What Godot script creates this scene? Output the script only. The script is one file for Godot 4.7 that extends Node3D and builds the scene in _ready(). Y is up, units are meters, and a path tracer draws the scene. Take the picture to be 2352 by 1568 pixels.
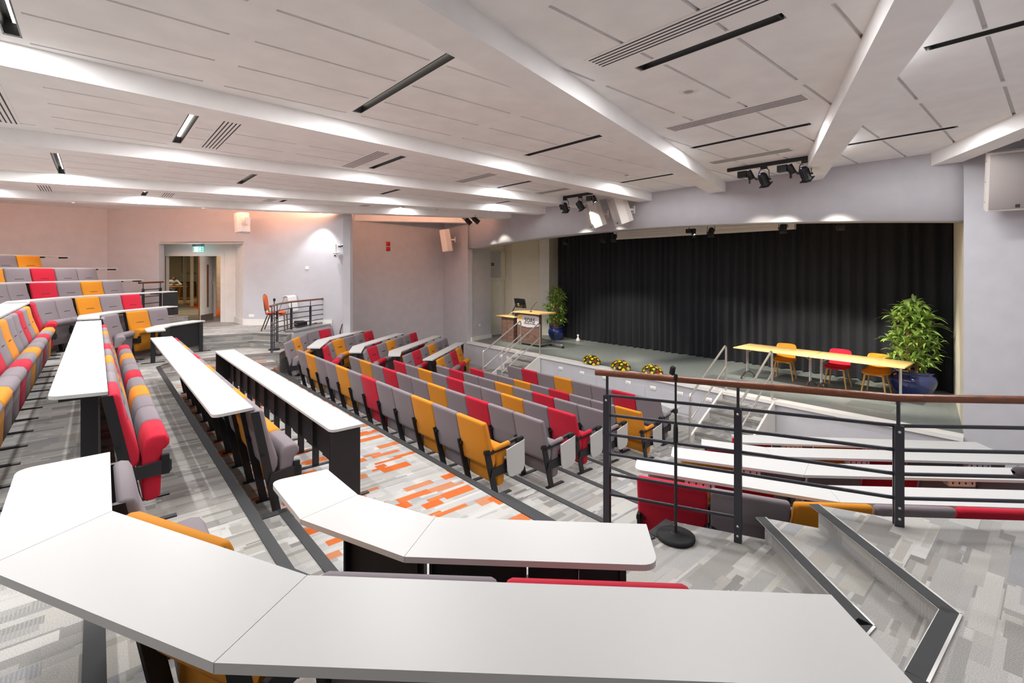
extends Node3D
# Lecture theatre. Plan coordinates used below: t runs along the stage front (away to the left), b runs towards the stage,
# h is metres below eye level. V(t, b, h) turns them into world axes: x = b, y = EYE - h, z = -t.
const EYE := 3.30
const GREY := 0
const RED := 1
const GOLD := 2
var M := {}
var used := {}
var cache := {}
var rng := RandomNumberGenerator.new()

func V(t: float, b: float, h: float) -> Vector3:
	return Vector3(b, EYE - h, -t)

# ------------------------------------------------------------------ scene
func _ready():
	rng.seed = 7
	setup_camera()
	setup_environment()
	make_materials()
	build_floors()
	build_walls()
	build_stage_shell()
	build_ceiling()
	build_beams()
	build_slot_lights()
	build_cove_and_downlights()
	build_desks()
	build_seats()
	build_railings()
	build_stage_stairs()
	build_stage_things()
	build_track_lights()
	build_speakers()
	build_doorway()
	build_fittings()

func setup_camera():
	var cam := Camera3D.new()
	cam.name = "camera"
	var f := 1102.0
	cam.projection = Camera3D.PROJECTION_FRUSTUM
	cam.near = 0.05
	cam.far = 200.0
	cam.size = 1568.0 / f * cam.near
	cam.frustum_offset = Vector2(0, -(784.0 - 620.0) / f * cam.near)
	cam.position = V(0, 0, 0)
	cam.rotation.y = deg_to_rad(-40.9)
	add_child(cam)
	cam.current = true

func setup_environment():
	var we := WorldEnvironment.new()
	we.name = "environment"
	var e := Environment.new()
	e.background_mode = Environment.BG_COLOR
	e.background_color = Color(0.02, 0.02, 0.02)
	e.tonemap_mode = Environment.TONE_MAPPER_LINEAR
	e.tonemap_exposure = 0.6
	e.sdfgi_enabled = true
	e.ssao_enabled = true
	e.ssil_enabled = true
	we.environment = e
	add_child(we)

const SLOT_ENERGY := 7.0
const COVE_ENERGY := 1.3
const SLOT_COLOR := Color(0.985, 0.99, 1.0)

# ------------------------------------------------------------------ materials
func mat(key: String, c: Color, rough := 0.6, metal := 0.0) -> StandardMaterial3D:
	var m := StandardMaterial3D.new()
	m.resource_name = key
	m.albedo_color = c
	m.roughness = rough
	m.metallic = metal
	M[key] = m
	return m

func noise_image(size: int, freq: float, lo: float, hi: float, sd: int, octaves := 3) -> ImageTexture:
	var n := FastNoiseLite.new()
	n.seed = sd
	n.noise_type = FastNoiseLite.TYPE_SIMPLEX_SMOOTH
	n.frequency = freq
	n.fractal_octaves = octaves
	var im := n.get_seamless_image(size, size)
	im.convert(Image.FORMAT_L8)
	var d := im.get_data()
	for i in d.size():
		d[i] = int(lerpf(lo, hi, d[i] / 255.0) * 255.0)
	im = Image.create_from_data(size, size, false, Image.FORMAT_L8, d)
	im.convert(Image.FORMAT_RGB8)
	return ImageTexture.create_from_image(im)

func tri_world(m: StandardMaterial3D, tex: Texture2D, scale: float):
	m.albedo_texture = tex
	m.uv1_triplanar = true
	m.uv1_world_triplanar = true
	m.uv1_scale = Vector3.ONE * scale
	m.uv1_triplanar_sharpness = 6.0

func tri_local(m: StandardMaterial3D, tex: Texture2D, scale: float):
	tri_world(m, tex, scale)
	m.uv1_world_triplanar = false

func carpet_image(orange: float, sd: int) -> ImageTexture:
	var n := 2048
	var im := Image.create(n, n, false, Image.FORMAT_RGB8)
	var r := RandomNumberGenerator.new()
	r.seed = sd
	var greys := [Color8(204, 201, 196), Color8(184, 182, 178), Color8(166, 163, 158), Color8(220, 217, 212), Color8(194, 189, 180), Color8(150, 147, 142), Color8(228, 225, 220), Color8(178, 178, 180), Color8(212, 208, 200)]
	if orange > 0.0:
		greys = [Color8(214, 212, 208), Color8(200, 198, 195), Color8(188, 186, 183), Color8(226, 224, 221), Color8(206, 203, 196), Color8(182, 181, 179), Color8(232, 230, 227), Color8(196, 196, 198), Color8(218, 215, 209)]
	var row_h := 85                                  # 0.25 m planks at 341 px per metre
	var y := 0
	while y < n:
		var hh: int = mini(row_h, n - y)
		var x := -r.randi_range(0, 300)
		while x < n:
			var w := r.randi_range(40, 240)
			var c: Color = greys[r.randi() % greys.size()]
			im.fill_rect(Rect2i(maxi(x, 0), y, w + mini(x, 0), hh), c)
			x += w
		y += hh
	for k in 2300:                                   # overlaid strips of other dye lots
		var w := r.randi_range(30, 260)
		var h := r.randi_range(10, 46)
		var px := r.randi_range(0, n - w)
		var py := r.randi_range(0, n - h)
		var c: Color = greys[r.randi() % greys.size()]
		var base := im.get_pixel(px + w / 2, py + h / 2)
		im.fill_rect(Rect2i(px, py, w, h), base.lerp(c, r.randf_range(0.35, 0.95)))
		if r.randf() < 0.3:
			var line := base.lerp(c, 0.5).lightened(0.16)
			var q := 0
			while q < w:
				im.fill_rect(Rect2i(px + q, py, 2, h), line)
				q += 5
	if orange > 0.0:
		for k in int(400 * orange):
			var w := r.randi_range(30, 150)
			var h := r.randi_range(14, 48)
			var px := r.randi_range(0, n - w)
			var py := r.randi_range(0, n - h)
			var c := Color8(232, 112, 38).lerp(Color8(214, 160, 130), r.randf() ** 2 * 0.8)
			im.fill_rect(Rect2i(px, py, w, h), c)
	return ImageTexture.create_from_image(im)

func wood_image(a: Color, b: Color, sd: int, w := 512, h := 128) -> ImageTexture:
	var n := FastNoiseLite.new()
	n.seed = sd
	n.frequency = 0.02
	n.fractal_octaves = 4
	var im := Image.create(w, h, false, Image.FORMAT_RGB8)
	for y in h:
		for x in w:
			var v := n.get_noise_2d(x * 0.12, y * 2.2) * 0.5 + 0.5
			v = clampf(v + 0.18 * n.get_noise_2d(x * 1.5 + 700, y * 9.0), 0, 1)
			im.set_pixel(x, y, a.lerp(b, v))
	return ImageTexture.create_from_image(im)

func make_materials():
	var weave := noise_image(256, 0.16, 0.80, 1.0, 11, 2)
	var speck := noise_image(256, 0.30, 0.74, 1.0, 23, 2)
	var soft := noise_image(256, 0.02, 0.965, 1.0, 31, 3)
	for p in [["grey_fabric", Color8(142, 131, 135)], ["red_fabric", Color8(205, 22, 52)], ["gold_fabric", Color8(228, 146, 30)], ["orange_fabric", Color8(222, 92, 34)], ["charcoal_fabric", Color8(84, 76, 78)]]:
		var m := mat(p[0], p[1], 0.95)
		tri_local(m, weave, 9.0)
		m.rim_enabled = true
		m.rim = 0.25
		m.rim_tint = 0.7
	mat("black_metal", Color8(26, 26, 29), 0.42)
	mat("black_panel", Color8(20, 20, 23), 0.55)
	mat("rail_paint", Color8(52, 52, 60), 0.35, 0.1)
	mat("rubber", Color8(18, 18, 19), 0.8)
	mat("white_laminate", Color8(198, 197, 194), 0.42)
	mat("desk_edge", Color8(198, 186, 192), 0.5)
	mat("steel", Color8(222, 218, 212), 0.34, 0.75)
	mat("chrome", Color8(225, 225, 228), 0.12, 1.0)
	mat("aluminium", Color8(190, 188, 184), 0.35, 0.9)
	var nose := mat("nosing_black", Color8(50, 50, 51), 0.75)
	tri_world(nose, soft, 2.0)
	var g := mat("grey_wall", Color8(196, 195, 199), 0.85)
	tri_world(g, soft, 0.5)
	var w := mat("white_paint", Color8(236, 233, 227), 0.7)
	tri_world(w, soft, 0.6)
	var cm := mat("cream_paint", Color8(232, 226, 206), 0.7)
	tri_world(cm, soft, 0.6)
	var cl := mat("ceiling_paint", Color8(249, 247, 245), 0.9)
	tri_world(cl, soft, 0.4)
	mat("groove", Color8(222, 219, 216), 0.9)
	var c1 := mat("carpet", Color8(232, 231, 229), 1.0)
	tri_world(c1, carpet_image(0.0, 5), 1.0 / 6.0)
	var c2 := mat("carpet_orange", Color8(238, 237, 235), 1.0)
	tri_world(c2, carpet_image(1.0, 9), 1.0 / 6.0)
	for c in [c1, c2]:
		c.detail_enabled = true
		c.detail_blend_mode = BaseMaterial3D.BLEND_MODE_MUL
		c.detail_albedo = speck
		c.detail_uv_layer = BaseMaterial3D.DETAIL_UV_2
		c.uv2_triplanar = true
		c.uv2_world_triplanar = true
		c.uv2_scale = Vector3.ONE * 2.2
	var sf := mat("stage_vinyl", Color8(128, 134, 132), 0.45)
	tri_world(sf, noise_image(256, 0.05, 0.9, 1.0, 41), 0.7)
	mat("vinyl_patch", Color8(104, 109, 108), 0.45)
	var cu := mat("curtain_cloth", Color8(27, 28, 33), 0.95)
	cu.rim_enabled = true
	cu.rim = 0.12
	var oak := mat("light_oak", Color.WHITE, 0.45)
	tri_local(oak, wood_image(Color8(222, 180, 112), Color8(236, 203, 143), 3), 1.6)
	var leg := mat("oak_leg", Color.WHITE, 0.5)
	tri_local(leg, wood_image(Color8(190, 140, 74), Color8(214, 170, 104), 4), 2.0)
	var hr := mat("handrail_wood", Color.WHITE, 0.28)
	tri_world(hr, wood_image(Color8(84, 44, 26), Color8(142, 84, 54), 6), 3.0)
	var wal := mat("walnut", Color.WHITE, 0.45)
	tri_local(wal, wood_image(Color8(104, 78, 68), Color8(134, 106, 94), 8), 1.5)
	var blue := mat("blue_glaze", Color8(22, 38, 98), 0.08)
	blue.clearcoat_enabled = true
	blue.clearcoat = 0.8
	blue.clearcoat_roughness = 0.05
	mat("soil", Color8(120, 112, 100), 1.0)
	var lf := mat("leaf_green", Color.WHITE, 0.5)
	lf.vertex_color_use_as_albedo = true
	lf.backlight_enabled = true
	lf.backlight = Color(0.12, 0.2, 0.03)
	mat("bark", Color8(150, 104, 66), 0.9)
	mat("petal_yellow", Color8(250, 212, 20), 0.7)
	mat("petal_red", Color8(190, 12, 40), 0.7)
	mat("petal_rust", Color8(150, 62, 26), 0.8)
	mat("speaker_white", Color8(228, 220, 214), 0.55)
	var gr := mat("grille_white", Color8(206, 197, 192), 0.7)
	tri_local(gr, speck, 8.0)
	mat("plastic_white", Color8(238, 236, 232), 0.4)
	mat("socket_hole", Color8(60, 58, 60), 0.7)
	mat("dark_fixture", Color8(22, 22, 25), 0.5)
	mat("reflector", Color8(120, 118, 116), 0.3, 0.8)
	mat("red_plastic", Color8(190, 24, 34), 0.4)
	mat("screen_black", Color8(16, 17, 20), 0.25)
	mat("lectern_panel", Color8(206, 202, 204), 0.4)
	mat("logo_brown", Color8(78, 66, 62), 0.6)
	mat("logo_tree", Color8(240, 196, 110), 0.6)
	mat("sign_green", Color8(40, 180, 130), 0.5)
	mat("door_oak", Color8(128, 92, 52), 0.5)
	mat("plaster_pink", Color.WHITE, 0.9)
	tri_world(M.plaster_pink, wood_image(Color8(176, 158, 150), Color8(206, 192, 184), 77, 256, 256), 0.35)
	mat("orange_carpet", Color8(226, 110, 36), 1.0)
	mat("timber_floor", Color.WHITE, 0.5)
	tri_world(M.timber_floor, wood_image(Color8(150, 120, 70), Color8(190, 160, 104), 12), 0.8)
	mat("skin_brown", Color8(120, 78, 60), 0.6)
	mat("shirt_grey", Color8(190, 194, 202), 0.9)
	mat("trousers_black", Color8(26, 26, 30), 0.9)
	mat("hair_grey", Color8(60, 54, 52), 0.9)
	glow("lamp_glow", Color(1.0, 0.97, 0.92), 5.0)
	glow("cove_glow", Color(1.0, 0.80, 0.66), 1.6)
	glow("sign_glow", Color(0.62, 1.0, 0.86), 1.3)
	glow("spot_glow", Color(1.0, 0.97, 0.9), 6.0)
	glow("led_blue", Color(0.5, 0.6, 1.0), 3.0)

func glow(key: String, c: Color, e: float):
	var m := mat(key, Color8(240, 240, 236), 0.6)
	m.emission_enabled = true
	m.emission = c
	m.emission_energy_multiplier = e

# ------------------------------------------------------------------ nodes
func numbered(called: String) -> String:
	if not used.has(called):
		used[called] = 0
		return called
	used[called] += 1
	return "%s_%03d" % [called, used[called]]

func thing(called: String, label: String, category: String, at := Vector3.ZERO, turn := 0.0, group := "") -> Node3D:
	var o := Node3D.new()
	o.name = numbered(called)
	add_child(o)
	o.position = at
	o.rotation.y = turn
	tag(o, label, category, group)
	return o

func tag(o: Node, label: String, category := "", group := "", kind := ""):
	if label != "": o.set_meta("label", label)
	if category != "": o.set_meta("category", category)
	if group != "": o.set_meta("group", group)
	if kind != "": o.set_meta("kind", kind)

func part(parent: Node, called: String, mesh: Mesh, m: Material, at := Vector3.ZERO, turn := Basis()) -> MeshInstance3D:
	var o := MeshInstance3D.new()
	o.name = called
	o.mesh = mesh
	o.material_override = null
	o.set_surface_override_material(0, m) if mesh.get_surface_count() > 0 else null
	o.transform = Transform3D(turn, at)
	o.cast_shadow = GeometryInstance3D.SHADOW_CASTING_SETTING_ON
	parent.add_child(o, true)
	return o

func struct(called: String, label: String, mesh: Mesh, m: Material, category := "") -> MeshInstance3D:
	var o := part(self, numbered(called), mesh, m)
	tag(o, label, category, "", "structure")
	return o

func struct_node(called: String, label: String) -> Node3D:
	var o := Node3D.new()
	o.name = numbered(called)
	add_child(o)
	tag(o, label, "", "", "structure")
	return o

# ------------------------------------------------------------------ meshes
func ST() -> SurfaceTool:
	var st := SurfaceTool.new()
	st.begin(Mesh.PRIMITIVE_TRIANGLES)
	return st

func fin(st: SurfaceTool) -> ArrayMesh:
	st.generate_normals()
	return st.commit()

func tri(st: SurfaceTool, a: Vector3, b: Vector3, c: Vector3, n: Vector3):
	if Plane(a, b, c).normal.dot(n) < 0.0:
		var s := b
		b = c
		c = s
	st.add_vertex(a)
	st.add_vertex(b)
	st.add_vertex(c)

func quad(st: SurfaceTool, a: Vector3, b: Vector3, c: Vector3, d: Vector3, n: Vector3):
	tri(st, a, b, c, n)
	tri(st, a, c, d, n)

func put_box(st: SurfaceTool, c: Vector3, s: Vector3, basis := Basis()):
	st.set_smooth_group(-1)
	var hx := basis.x * s.x * 0.5
	var hy := basis.y * s.y * 0.5
	var hz := basis.z * s.z * 0.5
	for k in [[hx, hy, hz], [hy, hz, hx], [hz, hx, hy]]:
		for g in [1.0, -1.0]:
			var o: Vector3 = c + k[0] * g
			quad(st, o + k[1] + k[2], o + k[1] - k[2], o - k[1] - k[2], o - k[1] + k[2], k[0] * g)

func box(s: Vector3, c := Vector3.ZERO) -> Mesh:
	var key := "box%s%s" % [s, c]
	if not cache.has(key):
		var st := ST()
		put_box(st, c, s)
		cache[key] = fin(st)
	return cache[key]

func rbox(s: Vector3, r: float) -> Mesh:            # box with chamfered edges all round
	var key := "rbox%s%s" % [s, r]
	if cache.has(key): return cache[key]
	var st := ST()
	put_ext(st, rect2(s.x, s.y, r), s.z, r, 0, Transform3D())
	cache[key] = fin(st)
	return cache[key]

func rect2(w: float, h: float, r: float) -> PackedVector2Array:
	var x := w / 2
	var y := h / 2
	return PackedVector2Array([Vector2(-x + r, -y), Vector2(x - r, -y), Vector2(x, -y + r), Vector2(x, y - r), Vector2(x - r, y), Vector2(-x + r, y), Vector2(-x, y - r), Vector2(-x, -y + r)])

func area2(p: PackedVector2Array) -> float:
	var a := 0.0
	for i in p.size():
		a += p[i].cross(p[(i + 1) % p.size()])
	return a / 2

func inset2(p: PackedVector2Array, d: float) -> PackedVector2Array:
	var out := PackedVector2Array()
	var n := p.size()
	for i in n:
		var e1 := (p[i] - p[(i + n - 1) % n]).normalized()
		var e2 := (p[(i + 1) % n] - p[i]).normalized()
		var nn := (Vector2(e1.y, -e1.x) + Vector2(e2.y, -e2.x)).normalized()
		out.append(p[i] - nn * d)
	return out

func put_ext(st: SurfaceTool, prof: PackedVector2Array, w: float, bev: float, group: int, xf: Transform3D):
	# profile in x, y pulled along z, edges of both ends rounded off by bev
	var p := prof.duplicate()
	if area2(p) < 0.0: p.reverse()
	var rings := [[-w / 2, inset2(p, bev)], [-w / 2 + bev * 0.35, inset2(p, bev * 0.3)], [-w / 2 + bev, p], [w / 2 - bev, p], [w / 2 - bev * 0.35, inset2(p, bev * 0.3)], [w / 2, inset2(p, bev)]]
	if bev <= 0.0:
		rings = [[-w / 2, p], [w / 2, p]]
	var n := p.size()
	st.set_smooth_group(group)
	for k in rings.size() - 1:
		for i in n:
			var j := (i + 1) % n
			var e := p[j] - p[i]
			var nn := xf.basis * Vector3(e.y, -e.x, 0)
			var A: PackedVector2Array = rings[k][1]
			var B: PackedVector2Array = rings[k + 1][1]
			quad(st, xf * Vector3(A[i].x, A[i].y, rings[k][0]), xf * Vector3(A[j].x, A[j].y, rings[k][0]), xf * Vector3(B[j].x, B[j].y, rings[k + 1][0]), xf * Vector3(B[i].x, B[i].y, rings[k + 1][0]), nn)
	for k in [0, rings.size() - 1]:
		var q: PackedVector2Array = rings[k][1]
		var idx := Geometry2D.triangulate_polygon(q)
		var nn := xf.basis * Vector3(0, 0, -1 if k == 0 else 1)
		for i in range(0, idx.size(), 3):
			tri(st, xf * Vector3(q[idx[i]].x, q[idx[i]].y, rings[k][0]), xf * Vector3(q[idx[i + 1]].x, q[idx[i + 1]].y, rings[k][0]), xf * Vector3(q[idx[i + 2]].x, q[idx[i + 2]].y, rings[k][0]), nn)

func ext(prof: Array, w: float, bev := 0.0, group := -1) -> ArrayMesh:
	var st := ST()
	put_ext(st, PackedVector2Array(prof), w, bev, group, Transform3D())
	return fin(st)

func put_prism(st: SurfaceTool, plan: Array, y0: float, y1: float):
	# plan: [t, b] pairs; heights are world y
	st.set_smooth_group(-1)
	var p := PackedVector2Array()
	for q in plan: p.append(Vector2(q[1], -q[0]))
	if area2(p) < 0.0: p.reverse()
	var n := p.size()
	for i in n:
		var j := (i + 1) % n
		var e := p[j] - p[i]
		quad(st, Vector3(p[i].x, y0, p[i].y), Vector3(p[j].x, y0, p[j].y), Vector3(p[j].x, y1, p[j].y), Vector3(p[i].x, y1, p[i].y), Vector3(e.y, 0, -e.x))
	var idx := Geometry2D.triangulate_polygon(p)
	for i in range(0, idx.size(), 3):
		for k in [[y1, 1.0], [y0, -1.0]]:
			tri(st, Vector3(p[idx[i]].x, k[0], p[idx[i]].y), Vector3(p[idx[i + 1]].x, k[0], p[idx[i + 1]].y), Vector3(p[idx[i + 2]].x, k[0], p[idx[i + 2]].y), Vector3(0, k[1], 0))

func prism(plan: Array, y0: float, y1: float) -> ArrayMesh:
	var st := ST()
	put_prism(st, plan, y0, y1)
	return fin(st)

func put_tube(st: SurfaceTool, pts: Array, r: float, seg := 8, r2 := -1.0):
	st.set_smooth_group(0)
	var n := pts.size()
	var rings := []
	var side := Vector3.ZERO
	for i in n:
		var d: Vector3 = (pts[mini(i + 1, n - 1)] - pts[maxi(i - 1, 0)]).normalized()
		if i > 0 and i < n - 1:
			d = ((pts[i + 1] - pts[i]).normalized() + (pts[i] - pts[i - 1]).normalized()).normalized()
		if side == Vector3.ZERO:
			side = d.cross(Vector3.UP if absf(d.y) < 0.9 else Vector3.RIGHT).normalized()
		side = (side - d * side.dot(d)).normalized()
		var up := side.cross(d)
		var rr := r if r2 < 0.0 else lerpf(r, r2, float(i) / (n - 1))
		if i > 0 and i < n - 1:
			var cs: float = (pts[i + 1] - pts[i]).normalized().dot(d)
			rr /= maxf(cs, 0.5)
		var ring := []
		for k in seg:
			var a := TAU * k / seg
			ring.append(pts[i] + (side * cos(a) + up * sin(a)) * rr)
		rings.append(ring)
	for i in n - 1:
		for k in seg:
			var j := (k + 1) % seg
			var nn: Vector3 = rings[i][k] + rings[i][j] - pts[i] * 2.0
			quad(st, rings[i][k], rings[i][j], rings[i + 1][j], rings[i + 1][k], nn)
	st.set_smooth_group(-1)
	for e in [0, n - 1]:
		var d: Vector3 = (pts[0] - pts[1]) if e == 0 else (pts[n - 1] - pts[n - 2])
		for k in range(1, seg - 1):
			tri(st, rings[e][0], rings[e][k], rings[e][k + 1], d)

func tube(pts: Array, r: float, seg := 8, r2 := -1.0) -> ArrayMesh:
	var st := ST()
	put_tube(st, pts, r, seg, r2)
	return fin(st)

func lathe(prof: Array, seg := 24, group := 0) -> ArrayMesh:   # [radius, y] pairs
	var st := ST()
	st.set_smooth_group(group)
	for i in prof.size() - 1:
		for k in seg:
			var a := TAU * k / seg
			var b := TAU * (k + 1) / seg
			var da := Vector3(cos(a), 0, sin(a))
			var db := Vector3(cos(b), 0, sin(b))
			var p: Array = prof[i]
			var q: Array = prof[i + 1]
			var nn: Vector3 = (da + db) * (q[1] - p[1]) * 0.5 + Vector3.UP * (p[0] - q[0])
			var P0: Vector3 = da * p[0] + Vector3.UP * p[1]
			var P1: Vector3 = db * p[0] + Vector3.UP * p[1]
			var Q0: Vector3 = da * q[0] + Vector3.UP * q[1]
			var Q1: Vector3 = db * q[0] + Vector3.UP * q[1]
			if p[0] > 0.0001: tri(st, P0, P1, Q1, nn)
			if q[0] > 0.0001: tri(st, P0, Q1, Q0, nn)
	return fin(st)

func fillet(poly: Array, which: Array, r: float) -> Array:     # rounds the named corners of a [t, b] polygon
	var out := []
	var n := poly.size()
	for i in n:
		var p := Vector2(poly[i][0], poly[i][1])
		if not i in which:
			out.append([p.x, p.y])
			continue
		var a := Vector2(poly[(i + n - 1) % n][0], poly[(i + n - 1) % n][1])
		var c := Vector2(poly[(i + 1) % n][0], poly[(i + 1) % n][1])
		var p0 := p + (a - p).normalized() * r
		var p1 := p + (c - p).normalized() * r
		for k in 7:
			var u := k / 6.0
			var q := p0.lerp(p, u).lerp(p.lerp(p1, u), u)
			out.append([q.x, q.y])
	return out

# ------------------------------------------------------------------ floors
func nosing(parent: Node, pts: Array, h: float, side := 1.0, bright := false):
	# black tread strip along an edge of a tier with an aluminium lip on the riser; side: which way (left or right of the run) the drop lies
	for i in pts.size() - 1:
		var a := V(pts[i][0], pts[i][1], h)
		var b := V(pts[i + 1][0], pts[i + 1][1], h)
		var d := (b - a).normalized()
		var out := d.cross(Vector3.UP) * side
		var basis := Basis(d, Vector3.UP, d.cross(Vector3.UP))
		var L := a.distance_to(b)
		var mid := (a + b) / 2
		part(parent, "nosing_strip", box(Vector3(L, 0.008, 0.065)), M.nosing_black, mid - out * 0.0325 + Vector3.UP * 0.004, basis)
		part(parent, "nosing_lip", box(Vector3(L, 0.034, 0.012)), M.aluminium if bright else M.nosing_black, mid + out * 0.006 + Vector3.DOWN * 0.009, basis)
		if bright:
			part(parent, "nosing_trim", box(Vector3(L, 0.004, 0.004)), M.aluminium, mid - out * 0.067 + Vector3.UP * 0.003, basis)

func row_edge(be: float) -> Array:
	return [[-1.2, be + 3.4], [1.4, be + 0.72], [2.85, be], [11.9, be], [13.35, be + 0.72], [15.6, be + 3.0]]

func tier(called: String, label: String, plan: Array, h: float, m: Material, base := 0.0) -> MeshInstance3D:
	return struct(called, label, prism(plan, base, EYE - h), m)

func build_floors():
	struct("floor", "grey patchwork carpet of the flat floor in front of the stage", prism([[-1.4, 2.5], [-1.4, 10.1], [15.8, 10.1], [15.8, 2.5]], -0.2, 0.0), M.carpet)
	var k := 0
	for r in [[3.97, 2.585, "under the second central row"], [4.89, 2.76, "under the third central row"], [5.81, 2.935, "under the fourth central row"], [6.73, 3.11, "under the fifth central row"]]:
		var e := row_edge(r[0])
		var o := tier("floor_step", "low carpeted step " + ["below the orange-flecked aisle", "just under the second row of seats", "just under the third row of seats", "nearest the flat floor by the stage"][k], e + [[15.6, 2.6], [-1.2, 2.6]], r[1], M.carpet)
		nosing(o, [e[1], e[2], e[3], e[4]], r[1], 1.0)
		k += 1
	# orange-flecked aisle
	var t0 := tier("floor_aisle", "wide aisle of grey carpet flecked with orange planks", [[2.1, 0.6], [2.1, 3.08], [12.22, 3.08], [12.22, 0.6]], 2.28, M.carpet_orange)
	nosing(t0, [[2.1, 3.08], [12.22, 3.08]], 2.28, 1.0)
	var sm := tier("floor_step", "short black-edged half step at the near end of the orange-flecked aisle", [[2.3, 3.0], [2.3, 3.35], [4.04, 3.35], [4.04, 3.0]], 2.43, M.carpet)
	nosing(sm, [[2.3, 3.35], [4.04, 3.35]], 2.43, 1.0)
	var sm2 := tier("floor_step", "short black-edged half step at the railing end of the orange-flecked aisle", [[10.9, 3.0], [10.9, 3.35], [12.1, 3.35], [12.1, 3.0]], 2.43, M.carpet)
	nosing(sm2, [[10.9, 3.35], [12.1, 3.35]], 2.43, 1.0)
	# half steps from the aisle up to the first desk tier
	var s1 := tier("floor_step", "narrow half step edged in black beside the round-ended white desk", [[4.53, 0.6], [4.53, 1.265], [3.3, 1.275], [2.62, 1.55], [2.42, 2.3], [2.25, 3.06], [2.0, 3.06], [2.0, 0.6]], 2.12, M.carpet)
	nosing(s1, [[2.25, 3.06], [2.42, 2.3], [2.62, 1.55], [3.3, 1.275], [4.53, 1.265]], 2.12, 1.0)
	nosing(s1, [[4.53, 1.265], [4.53, 0.99]], 2.12, 1.0)
	var s2 := tier("floor_step", "half step with metal nosing below the doorway landing", [[11.95, 0.6], [11.95, 0.98], [12.08, 1.5], [12.05, 2.2], [11.87, 3.15], [13.0, 3.15], [13.0, 0.6]], 2.12, M.carpet_orange)
	nosing(s2, [[11.95, 0.98], [12.08, 1.5], [12.05, 2.2], [11.87, 3.15]], 2.12, 1.0, true)
	# tier one
	var t1 := tier("floor_tier", "broad tier of grey patchwork carpet below the left doorway and the railings", [[12.0, 0.97], [12.3, 1.18], [12.4, 2.1], [12.2, 3.28], [13.0, 3.8], [15.2, 2.4], [15.2, -0.6], [0.1, -0.6], [0.1, 2.8], [1.43, 3.68], [2.046, 3.38], [2.03, 3.1], [2.18, 2.2], [2.35, 1.36], [3.3, 0.97]], 1.96, M.carpet)
	nosing(t1, [[3.3, 0.97], [12.0, 0.97]], 1.96, 1.0)
	nosing(t1, [[2.046, 3.38], [2.03, 3.1], [2.18, 2.2], [2.35, 1.36], [3.3, 0.97]], 1.96, 1.0)
	nosing(t1, [[12.0, 0.97], [12.3, 1.18], [12.4, 2.1], [12.2, 3.28]], 1.96, 1.0, true)
	# tread between tier one and the landings
	var n1 := tier("floor_step", "carpeted step with a black and steel nosing between the two front landings", [[1.432, 3.67], [0.637, 2.964], [0.66, 2.72], [0.2, 2.3], [0.0, 3.2], [1.13, 3.81]], 1.80, M.carpet, EYE - 1.97)
	nosing(n1, [[0.66, 2.72], [0.637, 2.964], [1.432, 3.67]], 1.80, 1.0, true)
	var n2 := tier("floor_step", "carpeted step with pale nosing just below the doorway landing", [[13.72, 1.7], [13.55, 2.92], [12.75, 3.42], [13.1, 3.8], [14.4, 3.3], [14.4, 1.7]], 1.80, M.carpet, EYE - 1.97)
	nosing(n2, [[13.72, 1.7], [13.55, 2.92], [12.75, 3.42]], 1.80, 1.0, true)
	# landings and the tier of the camera
	var t2 := tier("floor_tier", "landing of grey carpet running from the doorway behind the long desks", [[28.4, 1.0], [28.4, 3.9], [18.2, 3.9], [14.36, 5.29], [13.1, 3.8], [12.87, 3.62], [13.77, 3.056], [13.93, 1.99], [14.75, 1.42], [13.62, 0.36], [12.72, 0.02], [2.3, 0.02], [1.36, 0.36], [0.35, 1.4], [0.364, 2.491], [0.332, 3.103], [1.131, 3.809], [0.8, 3.958], [-1.2, 6.0], [-1.2, -1.4], [19.3, -1.4], [19.3, 1.0]], 1.64, M.carpet)
	nosing(t2, [[0.364, 2.491], [0.332, 3.103], [1.131, 3.809]], 1.64, 1.0, true)
	nosing(t2, [[0.35, 1.4], [0.364, 2.491]], 1.64, 1.0)
	nosing(t2, [[12.72, 0.02], [2.3, 0.02], [1.36, 0.36]], 1.64, -1.0)
	nosing(t2, [[12.87, 3.62], [13.77, 3.056], [13.93, 1.99], [14.75, 1.42]], 1.64, -1.0, true)
	var h := 1.32
	var be := -0.955
	for i in 5:
		var d := i * 0.19
		var plan := [[19.3, minf(be + 3.2, 0.1)], [16.6 + i * 0.45, be + 2.95 - i * 0.35], [14.2 + i * 0.57, be + 0.6 + i * 0.17], [12.9 + d, be], [2.1 - d, be], [0.85 - i * 0.57, be + 0.6 + i * 0.17], [-1.2, be + 2.4], [-1.2, -5.4], [19.3, -5.4]]
		if i > 1: plan[5] = [-1.2, be + 1.0]
		var o := tier("floor_tier", "carpeted seating tier " + ["just above the landing tier", "two steps above the landing", "three steps above the landing", "four steps above the landing", "at the very back"][i], plan, h, M.carpet)
		nosing(o, [plan[1], plan[2], plan[3], plan[4]], h, -1.0, i == 0)
		h -= 0.32
		be -= 0.975

# ------------------------------------------------------------------ walls
func wall(called: String, label: String, a: Array, b: Array, h_top: float, h_bot: float, m: Material, thick := 0.2, side := 1.0) -> MeshInstance3D:
	# wall with its room face on the run a - b, thickness away to the given side
	var A := Vector2(a[0], a[1])
	var B := Vector2(b[0], b[1])
	var n := (B - A).normalized().orthogonal() * thick * side
	return struct(called, label, prism([a, b, [B.x + n.x, B.y + n.y], [A.x + n.x, A.y + n.y]], EYE - h_bot, EYE - h_top), m)

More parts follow.
